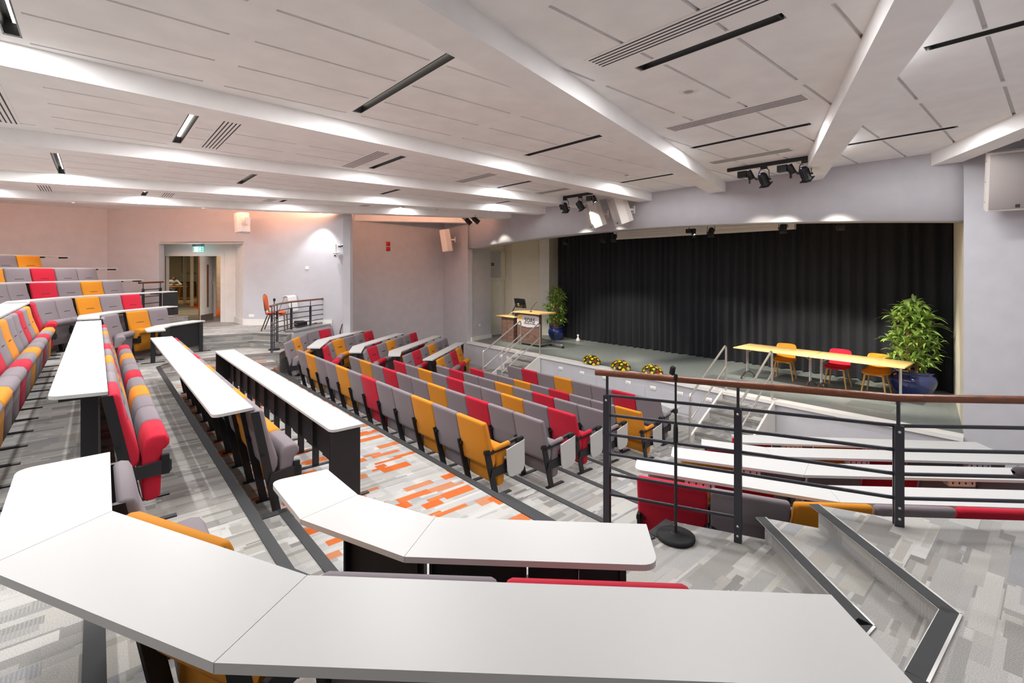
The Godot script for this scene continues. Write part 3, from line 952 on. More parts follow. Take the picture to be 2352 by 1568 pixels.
func build_desks():
	# straight desks of the central tiers
	var c := thing("lecture_desk", "long white straight desk with black folded panels standing on the orange-flecked aisle", "desk", Vector3.ZERO, 0.0, "white lecture desks")
	desk_top(c, [[10.6, 2.02], [7.6, 2.02], [4.615, 2.02]], [[10.6, 1.70], [7.6, 1.70], [4.615, 1.70]], 1.54, false, true)
	modesty(c, [[10.5, 1.93], [4.66, 1.93]], 1.54, 2.28, 0.55, 0.22)
	part(c, "end_panel", box(Vector3(0.30, 0.70, 0.014)), M.black_panel, V(4.64, 1.85, 1.925))
	part(c, "end_panel", box(Vector3(0.28, 0.70, 0.014)), M.black_panel, V(10.54, 1.85, 1.925))
	var d := thing("lecture_desk", "long white straight desk on slanted black bars above the edge of the orange-flecked aisle", "desk", Vector3.ZERO, 0.0, "white lecture desks")
	desk_top(d, [[10.80, 1.056], [4.735, 1.056]], [[10.80, 0.735], [4.68, 0.735]], 1.22, false, true)
	brackets(d, [[10.7, 1.04], [4.8, 1.04]], -0.28, 1.22)
	var e := thing("lecture_desk", "long white straight desk behind the row that ends in a red seat", "desk", Vector3.ZERO, 0.0, "white lecture desks")
	desk_top(e, [[11.36, 0.065], [4.65, 0.065]], [[11.36, -0.263], [4.72, -0.263]], 0.90, false, true)
	brackets(e, [[11.2, 0.05], [4.75, 0.05]], -0.28, 0.90)
	for t in [4.86, 7.9, 10.9]:
		part(e, "post", box(Vector3(0.10, 0.72, 0.05)), M.black_metal, V(t, -0.04, 1.275))
	var f := thing("lecture_desk", "white straight desk behind the row of grey, gold and red seats on the landing tier", "desk", Vector3.ZERO, 0.0, "white lecture desks")
	desk_top(f, [[12.25, -0.91], [4.6, -0.91]], [[12.25, -1.24], [4.7, -1.24]], 0.58, false, true)
	brackets(f, [[12.0, -0.93], [4.8, -0.93]], -0.28, 0.58)
	# bent desks: near the camera and their partners by the doorway
	var d1 := thing("lecture_desk", "large white desk in three angled boards with visible joint lines, beside the two carpeted steps", "desk", Vector3.ZERO, 0.0, "white lecture desks")
	desk_top(d1, D1I, D1O, 0.90, true, false)
	brackets(d1, D1I, -0.28, 0.90)
	var d2 := thing("lecture_desk", "white angled desk with a round purple emblem on its black panel", "desk", Vector3.ZERO, 0.0, "white lecture desks")
	desk_top(d2, D2I, D2O, 1.22, true, true)
	modesty(d2, offset_line([[2.5, 1.075], [2.04, 1.266], [1.40, 1.92]], -0.10), 1.22, 1.96, 0.62, 0.06)
	emblem(d2)
	var e1 := thing("lecture_desk", "white angled desk over the left seats with the doorway carpet behind it", "desk", Vector3.ZERO, 0.0, "white lecture desks")
	desk_top(e1, mirror(D1I), mirror(D1O), 0.90, true, false)
	brackets(e1, mirror(D1I), 0.28, 0.90)
	var e2 := thing("lecture_desk", "white angled desk with plain black end panels at the steps below the doorway", "desk", Vector3.ZERO, 0.0, "white lecture desks")
	desk_top(e2, mirror(D2I), mirror(D2O), 1.22, true, false)
	var pl := offset_line(mirror([[2.5, 1.075], [2.04, 1.266], [1.34, 1.98]]), 0.05)
	for i in pl.size() - 1:
		var a := Vector2(pl[i][0], pl[i][1])
		var b := Vector2(pl[i + 1][0], pl[i + 1][1])
		var d3 := Vector3(b.y - a.y, 0, a.x - b.x).normalized()
		part(e2, "modesty_panel", box(Vector3(a.distance_to(b), 0.56, 0.012)), M.black_panel, Vector3((a.y + b.y) / 2, EYE - 1.525, -(a.x + b.x) / 2), Basis(d3, Vector3.UP, d3.cross(Vector3.UP)))
	for q in [[12.6, 0.9], [13.62, 1.9]]:
		part(e2, "leg", box(Vector3(0.08, 0.71, 0.05)), M.black_metal, V(q[0], q[1], 1.60))
		part(e2, "foot", box(Vector3(0.4, 0.012, 0.05)), M.black_metal, V(q[0], q[1], 1.953))
	# higher bent desks by the doorway
	var hi := [[[[12.1, -0.93], [12.85, -0.94], [14.11, -0.33], [16.15, 1.70]], 0.58, "with a black end panel, nearest the doorway"], [[[12.4, -1.90], [13.04, -1.92], [14.68, -1.13], [16.8, 0.99]], 0.26, "second above the doorway landing"], [[[12.6, -2.9], [13.23, -2.9], [15.26, -1.93], [17.66, 0.47]], -0.06, "third above the doorway landing"], [[[12.8, -3.87], [13.42, -3.87], [15.83, -2.74], [18.0, -0.55]], -0.38, "highest, under the wall wash of light"]]
	for q in hi:
		var o := thing("lecture_desk", "white angled desk " + q[2], "desk", Vector3.ZERO, 0.0, "white lecture desks")
		desk_top(o, q[0], offset_line(q[0], -0.32) if false else offset_line(q[0], 0.32), q[1], true, false)
		brackets(o, q[0], 0.28, q[1])
		if q[1] > 0.5:
			var d3 := Vector3(1, 0, -1).normalized()
			part(o, "end_panel", box(Vector3(0.52, 0.62, 0.014)), M.black_panel, V(15.98, 1.53, 0.92), Basis(d3, Vector3.UP, d3.cross(Vector3.UP)))
	# desks of the right-hand and left-hand front blocks
	var k := 0
	for q in RF:
		var o := thing("lecture_desk", "white bent desk beyond the near railing, " + ["fourth from the stage", "third from the stage", "second from the stage", "nearest the stage"][k], "desk", Vector3.ZERO, 0.0, "white lecture desks")
		desk_top(o, q[0], q[1], q[2], true, k == 3)
		brackets(o, q[0], -0.24, q[2])
		power(o, q[1], [[0.35, 1.42], [0.6, 1.5], [0.75, 1.3, 1.7], [0.22, 0.55]][k], q[2], 0.10)
		k += 1
	k = 0
	for q in LFD:
		var o := thing("lecture_desk", "white bent desk below the red alarm wall, " + ["fourth from the stage", "third from the stage", "second from the stage", "nearest the stage"][k], "desk", Vector3.ZERO, 0.0, "white lecture desks")
		desk_top(o, q[0], q[1], q[2], true, false)
		brackets(o, q[0], 0.24, q[2])
		var p: Array = q[0][0]
		part(o, "end_leg", box(Vector3(0.07, 0.70, 0.10)), M.black_metal, V(p[0] + 0.16, p[1] + 0.02, q[2] + 0.376))
		k += 1
	part(get_node("lecture_desk_%03d" % used["lecture_desk"]), "end_leg", box(Vector3(0.06, 0.72, 0.05)), M.black_metal, V(12.86, 9.0, 2.37 + 0.39))

func emblem(desk: Node):
	var line := offset_line([[2.5, 1.075], [2.04, 1.266], [1.40, 1.92]], -0.115)
	var a := Vector2(line[1][0], line[1][1])
	var b := Vector2(line[2][0], line[2][1])
	var p := a.lerp(b, 0.62)
	var d3 := Vector3(b.y - a.y, 0, a.x - b.x).normalized()
	var basis := Basis(d3, Vector3.UP, d3.cross(Vector3.UP))
	var face := -basis.z if (-basis.z).dot(Vector3(-p.y, 0, p.x)) > 0 else basis.z
	var at := Vector3(p.y, EYE - 1.32, -p.x) + face * 0.016
	var tilt := Basis(d3, face, d3.cross(face))
	var e := part(desk, "round_emblem", lathe([[0.0, 0.002], [0.044, 0.002], [0.044, 0.0], [0.0, 0.0]], 28), M.lectern_panel, at, tilt)
	tag(e, "round pale emblem with purple rings")
	var pm := mat("emblem_purple", Color8(88, 60, 140), 0.5)
	for q in [[0.0, 0.0, 0.041], [0.013, 0.006, 0.024], [-0.013, 0.006, 0.024], [0.0, -0.012, 0.024], [0.0, 0.0, 0.007]]:
		var tor := TorusMesh.new()
		tor.inner_radius = q[2] - 0.0012
		tor.outer_radius = q[2] + 0.0012
		tor.rings = 24
		tor.ring_segments = 5
		part(e, "emblem_ring", tor, pm, Vector3(q[0], 0.0025, q[1]))

# ------------------------------------------------------------------ seats
func seat_meshes(high: bool):
	var key := "seat%s" % high
	if cache.has(key): return cache[key]
	var u := 0.12 if high else 0.0
	var top := 1.035 if high else 0.872
	var back := [Vector2(0.115, 0.335 + u), Vector2(0.105, 0.37 + u), Vector2(0.058, 0.60 + u), Vector2(0.006, top - 0.035), Vector2(0.0, top - 0.015), Vector2(0.008, top), Vector2(0.03, top + 0.006), Vector2(0.058, top - 0.002), Vector2(0.072, top - 0.03), Vector2(0.098, 0.745 + u), Vector2(0.135, 0.62 + u), Vector2(0.165, 0.53 + u), Vector2(0.185, 0.45 + u), Vector2(0.182, 0.385 + u), Vector2(0.160, 0.34 + u), Vector2(0.138, 0.328 + u)]
	var pad := [Vector2(0.205, 0.135 + u * 0.5), Vector2(0.23, 0.112 + u * 0.5), Vector2(0.285, 0.115 + u * 0.5), Vector2(0.315, 0.14 + u * 0.5), Vector2(0.322, 0.30 + u * 0.6), Vector2(0.327, 0.425 + u), Vector2(0.35, 0.44 + u), Vector2(0.372, 0.465 + u), Vector2(0.374, 0.505 + u), Vector2(0.35, 0.543 + u), Vector2(0.31, 0.553 + u), Vector2(0.255, 0.548 + u), Vector2(0.222, 0.525 + u), Vector2(0.206, 0.46 + u), Vector2(0.196, 0.33 + u * 0.8)]
	var leg_top := 1.03 if high else 0.56
	var lx := -0.03 if high else 0.035
	var leg := [Vector2(lx - 0.012, leg_top), Vector2(lx + 0.058, leg_top), Vector2(0.23, 0.0), Vector2(0.16, 0.0)]
	var arm := [Vector2(0.10, 0.24 + u), Vector2(0.37, 0.25 + u), Vector2(0.385, 0.27 + u), Vector2(0.385, 0.345 + u), Vector2(0.365, 0.36 + u), Vector2(0.12, 0.335 + u)]
	cache[key] = [ext(back, 0.545, 0.022, 0), ext(pad, 0.53, 0.02, 0), ext(leg, 0.026), ext(arm, 0.026, 0.003), box(Vector3(0.30, 0.012, 0.05)), lathe([[0.0, 0.012], [0.022, 0.012], [0.026, 0.0]], 10), rbox(Vector3(0.012, 0.016, 0.20), 0.005)]
	return cache[key]

func make_seat(color: int, high: bool, last: bool, arm: bool, tablet: int) -> Node3D:
	var key := "proto%d%s%s%s%d" % [color, high, last, arm, tablet]
	if cache.has(key): return cache[key]
	var q: Array = seat_meshes(high)
	var cloth: Material = [M.grey_fabric, M.red_fabric, M.gold_fabric][color]
	var u := 0.12 if high else 0.0
	var o := Node3D.new()
	var bk := part(o, "backrest", q[0], cloth)
	part(bk, "grip_slot", q[6], M.rubber, Vector3(0.121 if not high else 0.116, 0.672 + u, 0), Basis(Vector3(0, 0, 1), 0.28))
	var pd := part(o, "seat_pad", q[1], cloth)
	part(pd, "welt", box(Vector3(0.004, 0.004, 0.49)), M.charcoal_fabric, Vector3(0.329, 0.423 + u, 0))
	var sides := [-1.0, 1.0] if last else [-1.0]
	for s in sides:
		part(o, "support_leg", q[2], M.black_metal, Vector3(0, 0, s * 0.2605))
		part(o, "foot", q[4], M.black_metal, Vector3(0.27, 0.006, s * 0.248))
		if last and s > 0.0:
			part(o, "hinge_arm", q[3], M.black_metal, Vector3(0, 0, 0.275))
			part(o, "hinge_knob", box(Vector3(0.05, 0.15, 0.034)), M.rubber, Vector3(0.345, 0.32 + u, 0.272))
		part(o, "back_clip", box(Vector3(0.03, 0.03, 0.06)), M.rubber, Vector3(0.058, 0.52 + u, s * 0.25))
	if arm:
		part(o, "arm_bracket", box(Vector3(0.30, 0.03, 0.024)), M.black_metal, Vector3(0.22, 0.535, 0.275), Basis(Vector3(0, 0, 1), 0.10))
		part(o, "armrest", rbox(Vector3(0.25, 0.05, 0.055), 0.018), cloth, Vector3(0.26, 0.572, 0.278), Basis(Vector3(0, 0, 1), 0.10))
	if tablet > 0:
		part(o, "tablet_arm", box(Vector3(0.16, 0.035, 0.03)), M.black_metal, Vector3(0.45, 0.60, 0.285), Basis(Vector3(0, 0, 1), 0.15))
		part(o, "tablet_hinge", rbox(Vector3(0.10, 0.085, 0.05), 0.012), M.rubber, Vector3(0.52, 0.585, 0.30))
		var tb := [Vector2(-0.10, 0.0), Vector2(0.12, 0.02), Vector2(0.13, 0.04), Vector2(0.115, -0.29), Vector2(0.07, -0.34), Vector2(-0.08, -0.345), Vector2(-0.13, -0.30), Vector2(-0.155, -0.08), Vector2(-0.14, -0.02)]
		tb = [Vector2(-0.145, -0.03), Vector2(0.13, 0.03), Vector2(0.135, -0.27), Vector2(0.11, -0.325), Vector2(0.06, -0.35), Vector2(-0.06, -0.36), Vector2(-0.105, -0.34), Vector2(-0.13, -0.28)]
		if tablet == 1:
			part(o, "writing_tablet", ext(tb, 0.016, 0.004), M.white_laminate, Vector3(0.44, 0.56, 0.325))
		else:
			part(o, "writing_tablet", ext(tb, 0.016, 0.004), M.white_laminate, Vector3(0.50, 0.655, 0.33), Basis(Vector3(1, 0, 0), PI / 2 + 0.12))
	cache[key] = o
	return o

const CN := ["grey", "red", "golden yellow"]
func put_seat(color: int, high: bool, at: Vector3, turn: float, where: String, last := false, arm := false, tablet := 0):
	var o: Node3D = make_seat(color, high, last, arm, tablet).duplicate()
	o.name = numbered("auditorium_seat")
	add_child(o)
	o.position = at
	o.rotation.y = turn
	var lb := "%s tip-up seat %s" % [CN[color], where]
	if tablet > 0: lb = "%s tablet-arm end seat %s" % [CN[color], where]
	tag(o, lb, "seat", "tip-up auditorium seats")

func run_of_seats(cols: Array, a: Vector2, dir: Vector2, face: float, h: float, high: bool, where: String, pitch := 0.55, tablet := 0):
	# seats side by side from a along dir (t, b); the seat's own -z side lies towards +t
	for i in cols.size():
		var p := a + dir * pitch * (i + 0.5)
		var last: bool = i == cols.size() - 1
		put_seat(cols[i], high, V(p.x, p.y, h), face, where, last, last and tablet > 0, tablet if last else 0)

func seats_on(line: Array, cols: Array, h: float, high: bool, where: String, left: bool, pitch := 0.565):
	# cols: one list of colours per segment of a bent row. left: doorway-side block (its run goes towards +t)
	for i in line.size() - 1:
		if cols[i].is_empty(): continue
		var a := Vector2(line[i][0], line[i][1])
		var b := Vector2(line[i + 1][0], line[i + 1][1])
		var e := (b - a).normalized()
		var n: int = cols[i].size()
		# facing: the normal of the run that points towards the stage
		var f := e.orthogonal()
		if f.y < 0: f = -f
		var turn := atan2(f.x, f.y)
		for k in n:
			var p := a + e * pitch * (k + 0.5)
			put_seat(cols[i][k], high, V(p.x, p.y, h), turn, where, k == n - 1 or k == 0)

func colours(s: String) -> Array:
	var out := []
	for c in s: out.append({"g": GREY, "r": RED, "y": GOLD}[c])
	return out

func build_seats():
	var dn := Vector2(-1, 0)
	# central block without desks, from the back row to the stage
	var rows := [["gyggygrggygy", 10.84, 3.25, 2.585, "in the central block's back row by the orange-flecked aisle"], ["gygrggygrgg", 10.32, 4.18, 2.76, "in the central block's second row from the back"], ["rgygrggygr", 10.06, 5.11, 2.935, "in the central block's third row from the back"], ["grggygrgg", 9.73, 6.04, 3.11, "in the central block's third row from the stage"], ["rggygrggy", 9.67, 6.97, 3.29, "in the central block's second row from the stage"], ["grgyggrg", 9.34, 7.90, 3.30, "in the central block's front row facing the stage"]]
	var i := 0
	for r in rows:
		run_of_seats(colours(r[0]), Vector2(r[1], r[2]), dn, 0.0, r[3], false, r[4], 0.55, 2 if i == 5 else 1)
		i += 1
	# central desk tiers
	run_of_seats(colours("rgygrgyggyg"), Vector2(10.72, 1.06), dn, 0.0, 2.28, true, "under the white desk with slanted bars on orange-flecked carpet")
	run_of_seats(colours("rgyggrgyggr"), Vector2(10.68, 0.065), dn, 0.0, 1.96, true, "between two long white desks in the row ending in red")
	run_of_seats(colours("ygrggygrggyg"), Vector2(11.33, -0.905), dn, 0.0, 1.64, true, "on the landing tier behind the long white desk")
	# bent rows on the doorway side, bottom to top
	seats_on([[11.95, 0.06], [12.66, 0.06], [13.50, 0.46], [14.57, 1.54]], [colours("g"), colours("g"), colours("yg")], 1.96, true, "beside the black-panelled desk below the doorway", true)
	seats_on([[12.15, -0.93], [12.85, -0.94], [13.98, -0.38], [16.15, 1.70]], [colours("r"), colours("gg"), colours("ygr")], 1.64, true, "in the doorway-side row that ends in a black panel", true)
	seats_on([[12.4, -1.90], [13.04, -1.92], [14.68, -1.13], [16.8, 0.99]], [colours("y"), colours("ygg"), colours("rgyg")], 1.32, true, "in the doorway-side row second above the landing", true)
	seats_on([[12.6, -2.9], [13.23, -2.9], [15.1, -2.0], [17.66, 0.47]], [colours("g"), colours("ryr"), colours("ygrgg")], 1.0, true, "in the doorway-side row third above the landing", true)
	seats_on([[13.42, -3.87], [15.83, -2.74], [18.0, -0.55]], [colours("gyr"), colours("gggy")], 0.68, true, "in the doorway-side row second from the top", true)
	seats_on([[16.3, -3.65], [18.3, -1.72]], [colours("ggg")], 0.36, false, "at the very top, under the lit patch of wall", true)
	# bent row beside the camera
	seats_on([[3.02, 0.06], [2.336, 0.06], [1.467, 0.48], [0.43, 1.55]], [colours("g"), colours("y"), colours("gr")], 1.96, true, "along the inner edge of the big three-board desk", false)
	# front block on the railing side
	seats_on([[2.335, 3.37], [1.296, 3.856], [0.0, 5.15]], [colours("rg"), colours("ygr")], 2.585, false, "backing on to the steel-edged steps below the railing", false)
	seats_on([[2.70, 4.085], [1.347, 4.745], [-0.2, 6.33]], [colours("gr"), colours("ggyr")], 2.76, false, "under the fourth white desk from the stage, railing side", false)
	seats_on([[2.88, 5.02], [1.761, 5.645], [-0.2, 7.65]], [colours("yg"), colours("grggg")], 2.935, false, "under the third white desk from the stage, railing side", false)
	seats_on([[3.05, 5.975], [2.440, 6.275], [0.1, 8.62]], [colours("r"), colours("gyrgg")], 3.11, false, "under the second white desk from the stage, railing side", false)
	seats_on([[3.15, 6.94], [0.810, 9.175]], [colours("rgyrg")], 3.29, false, "in front of the first white desk, railing side", false)
	# front block below the alarm wall
	seats_on([[11.95, 3.28], [13.45, 4.25], [14.6, 5.72]], [colours("gyg"), colours("grg")], 2.585, false, "backing on to the low wall under the far railing", true)
	seats_on([[11.75, 4.10], [12.815, 4.71], [14.1, 6.33]], [colours("rg"), colours("yggr")], 2.76, false, "under the fourth white desk from the stage, alarm-wall side", true)
	seats_on([[11.50, 5.01], [12.05, 5.33], [13.9, 7.67]], [colours("g"), colours("rgyggr")], 2.935, false, "under the third white desk from the stage, alarm-wall side", true)
	seats_on([[11.33, 6.0], [13.7, 9.10]], [colours("grgygg")], 3.11, false, "under the second white desk from the stage, alarm-wall side", true)
	seats_on([[11.06, 6.86], [12.889, 9.145]], [colours("ygry")], 3.29, false, "in front of the first white desk, alarm-wall side", true)

# ------------------------------------------------------------------ railings
func railing(o: Node3D, posts: Array, rail: Array, rail_h: float, rods: Array):
	# posts: [t, b, h of foot]; rods: heights h; a round timber rail on top
	var pts := []
	for p in rail: pts.append(V(p[0], p[1], rail_h))
	part(o, "handrail", tube(pts, 0.026, 12), M.handrail_wood)
	for p in posts:
		var y0: float = EYE - p[2]
		var y1: float = EYE - rail_h - 0.17
		for s in [-1.0, 1.0]:
			part(o, "post", box(Vector3(0.014, y1 - y0, 0.05)), M.rail_paint, Vector3(p[1], (y0 + y1) / 2, -p[0]) + Vector3(s * 0.016, 0, 0).rotated(Vector3.UP, p[3]), Basis(Vector3.UP, p[3]))
		part(o, "post_stem", tube([Vector3(p[1], y1 - 0.2, -p[0]), Vector3(p[1], EYE - rail_h - 0.02, -p[0])], 0.011, 8), M.rail_paint)
		for k in [0.05, 0.12, y1 - y0 - 0.04]:
			part(o, "bolt", lathe([[0.0, 0.004], [0.007, 0.004], [0.009, 0.0]], 8), M.steel, Vector3(p[1], y0 + k, -p[0]) + Vector3(-0.023, 0, 0).rotated(Vector3.UP, p[3]), Basis(Vector3(0, 0, 1), PI / 2).rotated(Vector3.UP, p[3]))
	for h in rods:
		var q := []
		for p in posts: q.append(V(p[0], p[1], h))
		part(o, "rod", tube(q, 0.0125, 8), M.rail_paint)

func build_railings():
	var a := thing("railing", "dark wood and black steel railing around the near landing and its microphone stand", "railing")
	railing(a, [[2.40, 3.085, 2.28, 0.3], [1.549, 3.50, 1.96, 0.3], [0.705, 3.895, 1.64, 0.5], [-0.35, 4.98, 1.64, 0.78]], [[2.49, 3.05], [1.549, 3.50], [0.72, 3.90], [-0.4, 5.03]], 0.825, [1.0, 1.155, 1.31, 1.465])
	for h in [1.625, 1.785]:
		part(a, "rod", tube([V(2.40, 3.085, h), V(1.549, 3.50, h)], 0.0125, 8), M.rail_paint)
	var b := thing("railing", "dark wood and black steel railing on the landing beside the orange banquet chair", "railing")
	railing(b, [[12.27, 3.13, 2.28, -0.5], [12.93, 3.42, 1.80, -0.5], [13.59, 3.95, 1.64, -0.78], [14.06, 4.60, 1.64, -0.78], [14.52, 5.255, 1.64, -0.78]], [[12.2, 3.08], [12.93, 3.44], [13.59, 3.95], [14.06, 4.60], [14.6, 5.36]], 0.85, [1.02, 1.16, 1.30, 1.44, 1.55])
	part(b, "rod", tube([V(12.27, 3.13, 1.72), V(12.93, 3.42, 1.72)], 0.008, 8), M.rail_paint)
	var c := thing("railing", "short dark railing at the end of the top rows beside the doorway", "railing")
	railing(c, [[17.1, 1.0, 1.32, 0.78], [17.75, 1.45, 1.32, 0.78]], [[16.95, 0.9], [17.85, 1.52]], 0.36, [0.56, 0.76, 0.96, 1.14])

# ------------------------------------------------------------------ stage stairs
func stairs(o: Node3D, t0: float, t1: float):
	var r := 0.15
	var tread := 0.30
	for k in 4:
		var b1 := 10.0
		var b0 := 10.0 - tread * (4 - k)
		var top := r * (k + 1)
		part(o, "tread", prism([[t0, b0], [t1, b0], [t1, b1], [t0, b1]], 0.0 if k == 0 else r * k - 0.02, top), M.carpet)
		part(o, "nosing", prism([[t0, b0 - 0.012], [t1, b0 - 0.012], [t1, b0 + 0.05], [t0, b0 + 0.05]], top - 0.03, top + 0.003), M.aluminium)
	for t in [t0 - 0.02, t1 + 0.02]:
		var prof := [Vector2(8.68, 0.0), Vector2(8.68, 0.10), Vector2(9.98, 0.76), Vector2(9.98, 0.0)]
		part(o, "stringer", ext(prof, 0.04), M.white_paint, Vector3(0, 0, -t))
	for t in [t0 + 0.04, t1 - 0.04]:
		var top := V(t, 9.98, 1.60)
		var foot := V(t, 8.62, 2.36)
		part(o, "handrail", tube([V(t, 8.55, 3.30), V(t, 8.55, 2.42), V(t, 8.565, 2.37), foot + Vector3(0.01, 0, 0), top + Vector3(-0.05, -0.028, 0), top, top + Vector3(0.035, -0.02, 0), V(t, 10.03, 1.66), V(t, 10.03, 2.55)], 0.021, 10), M.steel)
		part(o, "lower_rail", tube([V(t, 8.55, 2.86), V(t, 10.03, 2.03)], 0.017, 10), M.steel)

func build_stage_stairs():
	var a := thing("stage_stairs", "carpeted stage steps with steel handrails beside the long table", "stairs")
	stairs(a, 3.74, 4.73)
	var b := thing("stage_stairs", "carpeted stage steps with steel handrails in front of the lectern", "stairs")
	stairs(b, 10.27, 11.2)

# ------------------------------------------------------------------ things on the stage
func build_stage_things():
	lectern()
	plant(V(12.22, 12.72, 2.55), 0.295, 0.48, 2.0, 61, "tall leafy plant in a blue glazed pot behind the lectern")
	plant(V(2.02, 12.42, 2.55), 0.385, 0.53, 2.02, 62, "tall leafy plant in a wide blue glazed pot beside the end of the table")
	table_and_chairs()
	var k := 0
	for p in [[8.40, 10.12], [7.45, 10.12], [6.58, 10.2]]:
		flowers(V(p[0], p[1], 2.545), 80 + k, "mound of yellow and red flowers on the stage edge, " + ["nearest the lectern steps", "middle one of three", "nearest the long table"][k])
		k += 1
	var b := thing("stage_bag", "small pale bundle lying at the foot of the black curtain", "bundle", V(11.45, 13.05, 2.55))
	part(b, "body", lathe([[0.0, 0.0], [0.07, 0.0], [0.085, 0.04], [0.05, 0.1], [0.02, 0.16], [0.045, 0.2], [0.03, 0.24], [0.0, 0.25]], 9), M.lectern_panel)

func lectern():
	var at := V(11.86, 10.98, 2.55)
	var o := thing("lectern", "walnut lectern with a pale front panel lettered SOAS and an oak top", "lectern", at, 0.0)
	# local: x towards the back of the stage, z along the front; front face at x = 0
	part(o, "base_frame", rbox(Vector3(0.62, 0.07, 1.04), 0.012), M.aluminium, Vector3(0.34, 0.095, 0))
	for s in [-0.46, 0.46]:
		part(o, "castor", lathe([[0.0, 0.0], [0.035, 0.0], [0.04, 0.03], [0.035, 0.06], [0.0, 0.06]], 10), M.rubber, Vector3(0.62, 0.0, s))
		part(o, "castor", lathe([[0.0, 0.0], [0.035, 0.0], [0.04, 0.03], [0.035, 0.06], [0.0, 0.06]], 10), M.rubber, Vector3(0.10, 0.0, s))
	part(o, "body", box(Vector3(0.05, 0.98, 1.08)), M.walnut, Vector3(0.03, 0.60, 0))
	part(o, "side_panel", box(Vector3(0.10, 0.98, 0.03)), M.walnut, Vector3(0.08, 0.60, 0.525))
	part(o, "side_panel", box(Vector3(0.42, 0.98, 0.03)), M.walnut, Vector3(0.24, 0.60, -0.525))
	for r in 2:
		for c in 3:
			for k in 4:
				part(o, "vent_slot", box(Vector3(0.004, 0.012, 0.10)), M.logo_brown, Vector3(0.004, 0.30 + r * 0.36 + k * 0.028, -0.32 + c * 0.32))
	var crest := [Vector2(-0.54, 0.70), Vector2(-0.30, 0.645), Vector2(0.0, 0.62), Vector2(0.30, 0.645), Vector2(0.54, 0.70), Vector2(0.54, 1.0), Vector2(0.40, 1.03), Vector2(-0.40, 1.03), Vector2(-0.54, 0.98)]
	var sign := part(o, "sign_panel", ext(crest, 0.014, 0.003), M.lectern_panel, Vector3(-0.004, 0, 0), Basis(Vector3.UP, -PI / 2))
	# lettering; its face looks to -x, reading along +z
	var turn := Basis(Vector3.UP, -PI / 2)
	part(o, "lettering", words("SOAS", 0.21), M.logo_brown, Vector3(-0.014, 0.865, 0.10), turn)
	part(o, "lettering", words("University of London", 0.056), M.logo_brown, Vector3(-0.014, 0.755, 0.10), turn)
	var tree := [Vector2(-0.02, -0.17), Vector2(0.02, -0.17), Vector2(0.015, -0.04), Vector2(0.07, -0.05), Vector2(0.10, 0.0), Vector2(0.085, 0.06), Vector2(0.11, 0.10), Vector2(0.07, 0.16), Vector2(0.0, 0.18), Vector2(-0.07, 0.15), Vector2(-0.10, 0.09), Vector2(-0.08, 0.04), Vector2(-0.1, -0.01), Vector2(-0.06, -0.05), Vector2(-0.015, -0.04)]
	part(o, "tree_mark", ext(tree, 0.006), M.logo_tree, Vector3(-0.014, 0.86, -0.37), turn)
	var st := ST()
	put_prism(st, [[-0.72, -0.14], [0.60, -0.14], [0.66, 0.10], [0.60, 0.62], [-0.72, 0.62], [-0.80, 0.2]], 1.10, 1.135)
	part(o, "top_board", fin(st), M.light_oak)
	var mic := thing("gooseneck_microphone", "thin gooseneck microphone on the lectern top", "microphone", at + Vector3(0.14, 1.135, 0.0))
	part(mic, "base", lathe([[0.0, 0.0], [0.05, 0.0], [0.045, 0.02], [0.015, 0.03], [0.0, 0.03]], 12), M.black_metal)
	part(mic, "neck", tube([Vector3(0, 0.02, 0), Vector3(0.02, 0.12, 0.02), Vector3(0.06, 0.24, 0.10), Vector3(0.10, 0.36, 0.22)], 0.008, 6), M.black_metal)
	part(mic, "capsule", tube([Vector3(0.10, 0.36, 0.22), Vector3(0.115, 0.41, 0.27)], 0.015, 8), M.aluminium)
	var fan := thing("coiled_hose", "black looped cable and bracket beside the lectern wheels", "cable", at + Vector3(0.45, 0.0, 0.72))
	var loop := []
	for k in 13:
		var a := -0.6 + k * 0.36
		loop.append(Vector3(0.02 * k * 0.3, 0.30 + 0.17 * sin(a), 0.10 * cos(a)))
	part(fan, "loop", tube(loop, 0.022, 8), M.rubber)
	part(fan, "trolley_arm", rbox(Vector3(0.08, 0.05, 0.55), 0.01), M.aluminium, Vector3(0.05, 0.10, 0.16))
	part(fan, "wheel", lathe([[0.0, 0.0], [0.035, 0.0], [0.045, 0.035], [0.035, 0.07], [0.0, 0.07]], 10), M.rubber, Vector3(0.05, 0.0, 0.42))
	# equipment desk beside it with a monitor
	var d := thing("equipment_desk", "walnut equipment desk with an oak top standing left of the lectern", "desk", V(12.95, 11.25, 2.55))
	part(d, "body", box(Vector3(0.50, 0.84, 0.66)), M.walnut, Vector3(0, 0.46, 0))
	part(d, "door_gap", box(Vector3(0.004, 0.80, 0.006)), M.rubber, Vector3(-0.252, 0.46, -0.02))
	part(d, "plinth", box(Vector3(0.46, 0.04, 0.62)), M.aluminium, Vector3(0, 0.02, 0))
	part(d, "top_board", rbox(Vector3(0.62, 0.035, 1.0), 0.008), M.light_oak, Vector3(0, 0.90, -0.08))
	var mo := thing("monitor", "black computer monitor on a jointed arm, seen from behind", "monitor", V(12.86, 11.3, 2.55 - 0.918))
	part(mo, "arm_post", tube([Vector3(0, 0, -0.12), Vector3(0, 0.22, -0.12)], 0.018, 8), M.black_metal)
	part(mo, "arm", tube([Vector3(0, 0.20, -0.12), Vector3(-0.02, 0.42, 0.06), Vector3(0.0, 0.40, 0.14)], 0.016, 8), M.black_metal)
	part(mo, "back_shell", rbox(Vector3(0.035, 0.34, 0.56), 0.012), M.screen_black, Vector3(0.03, 0.46, 0.22), Basis(Vector3(0, 0, 1), 0.22))
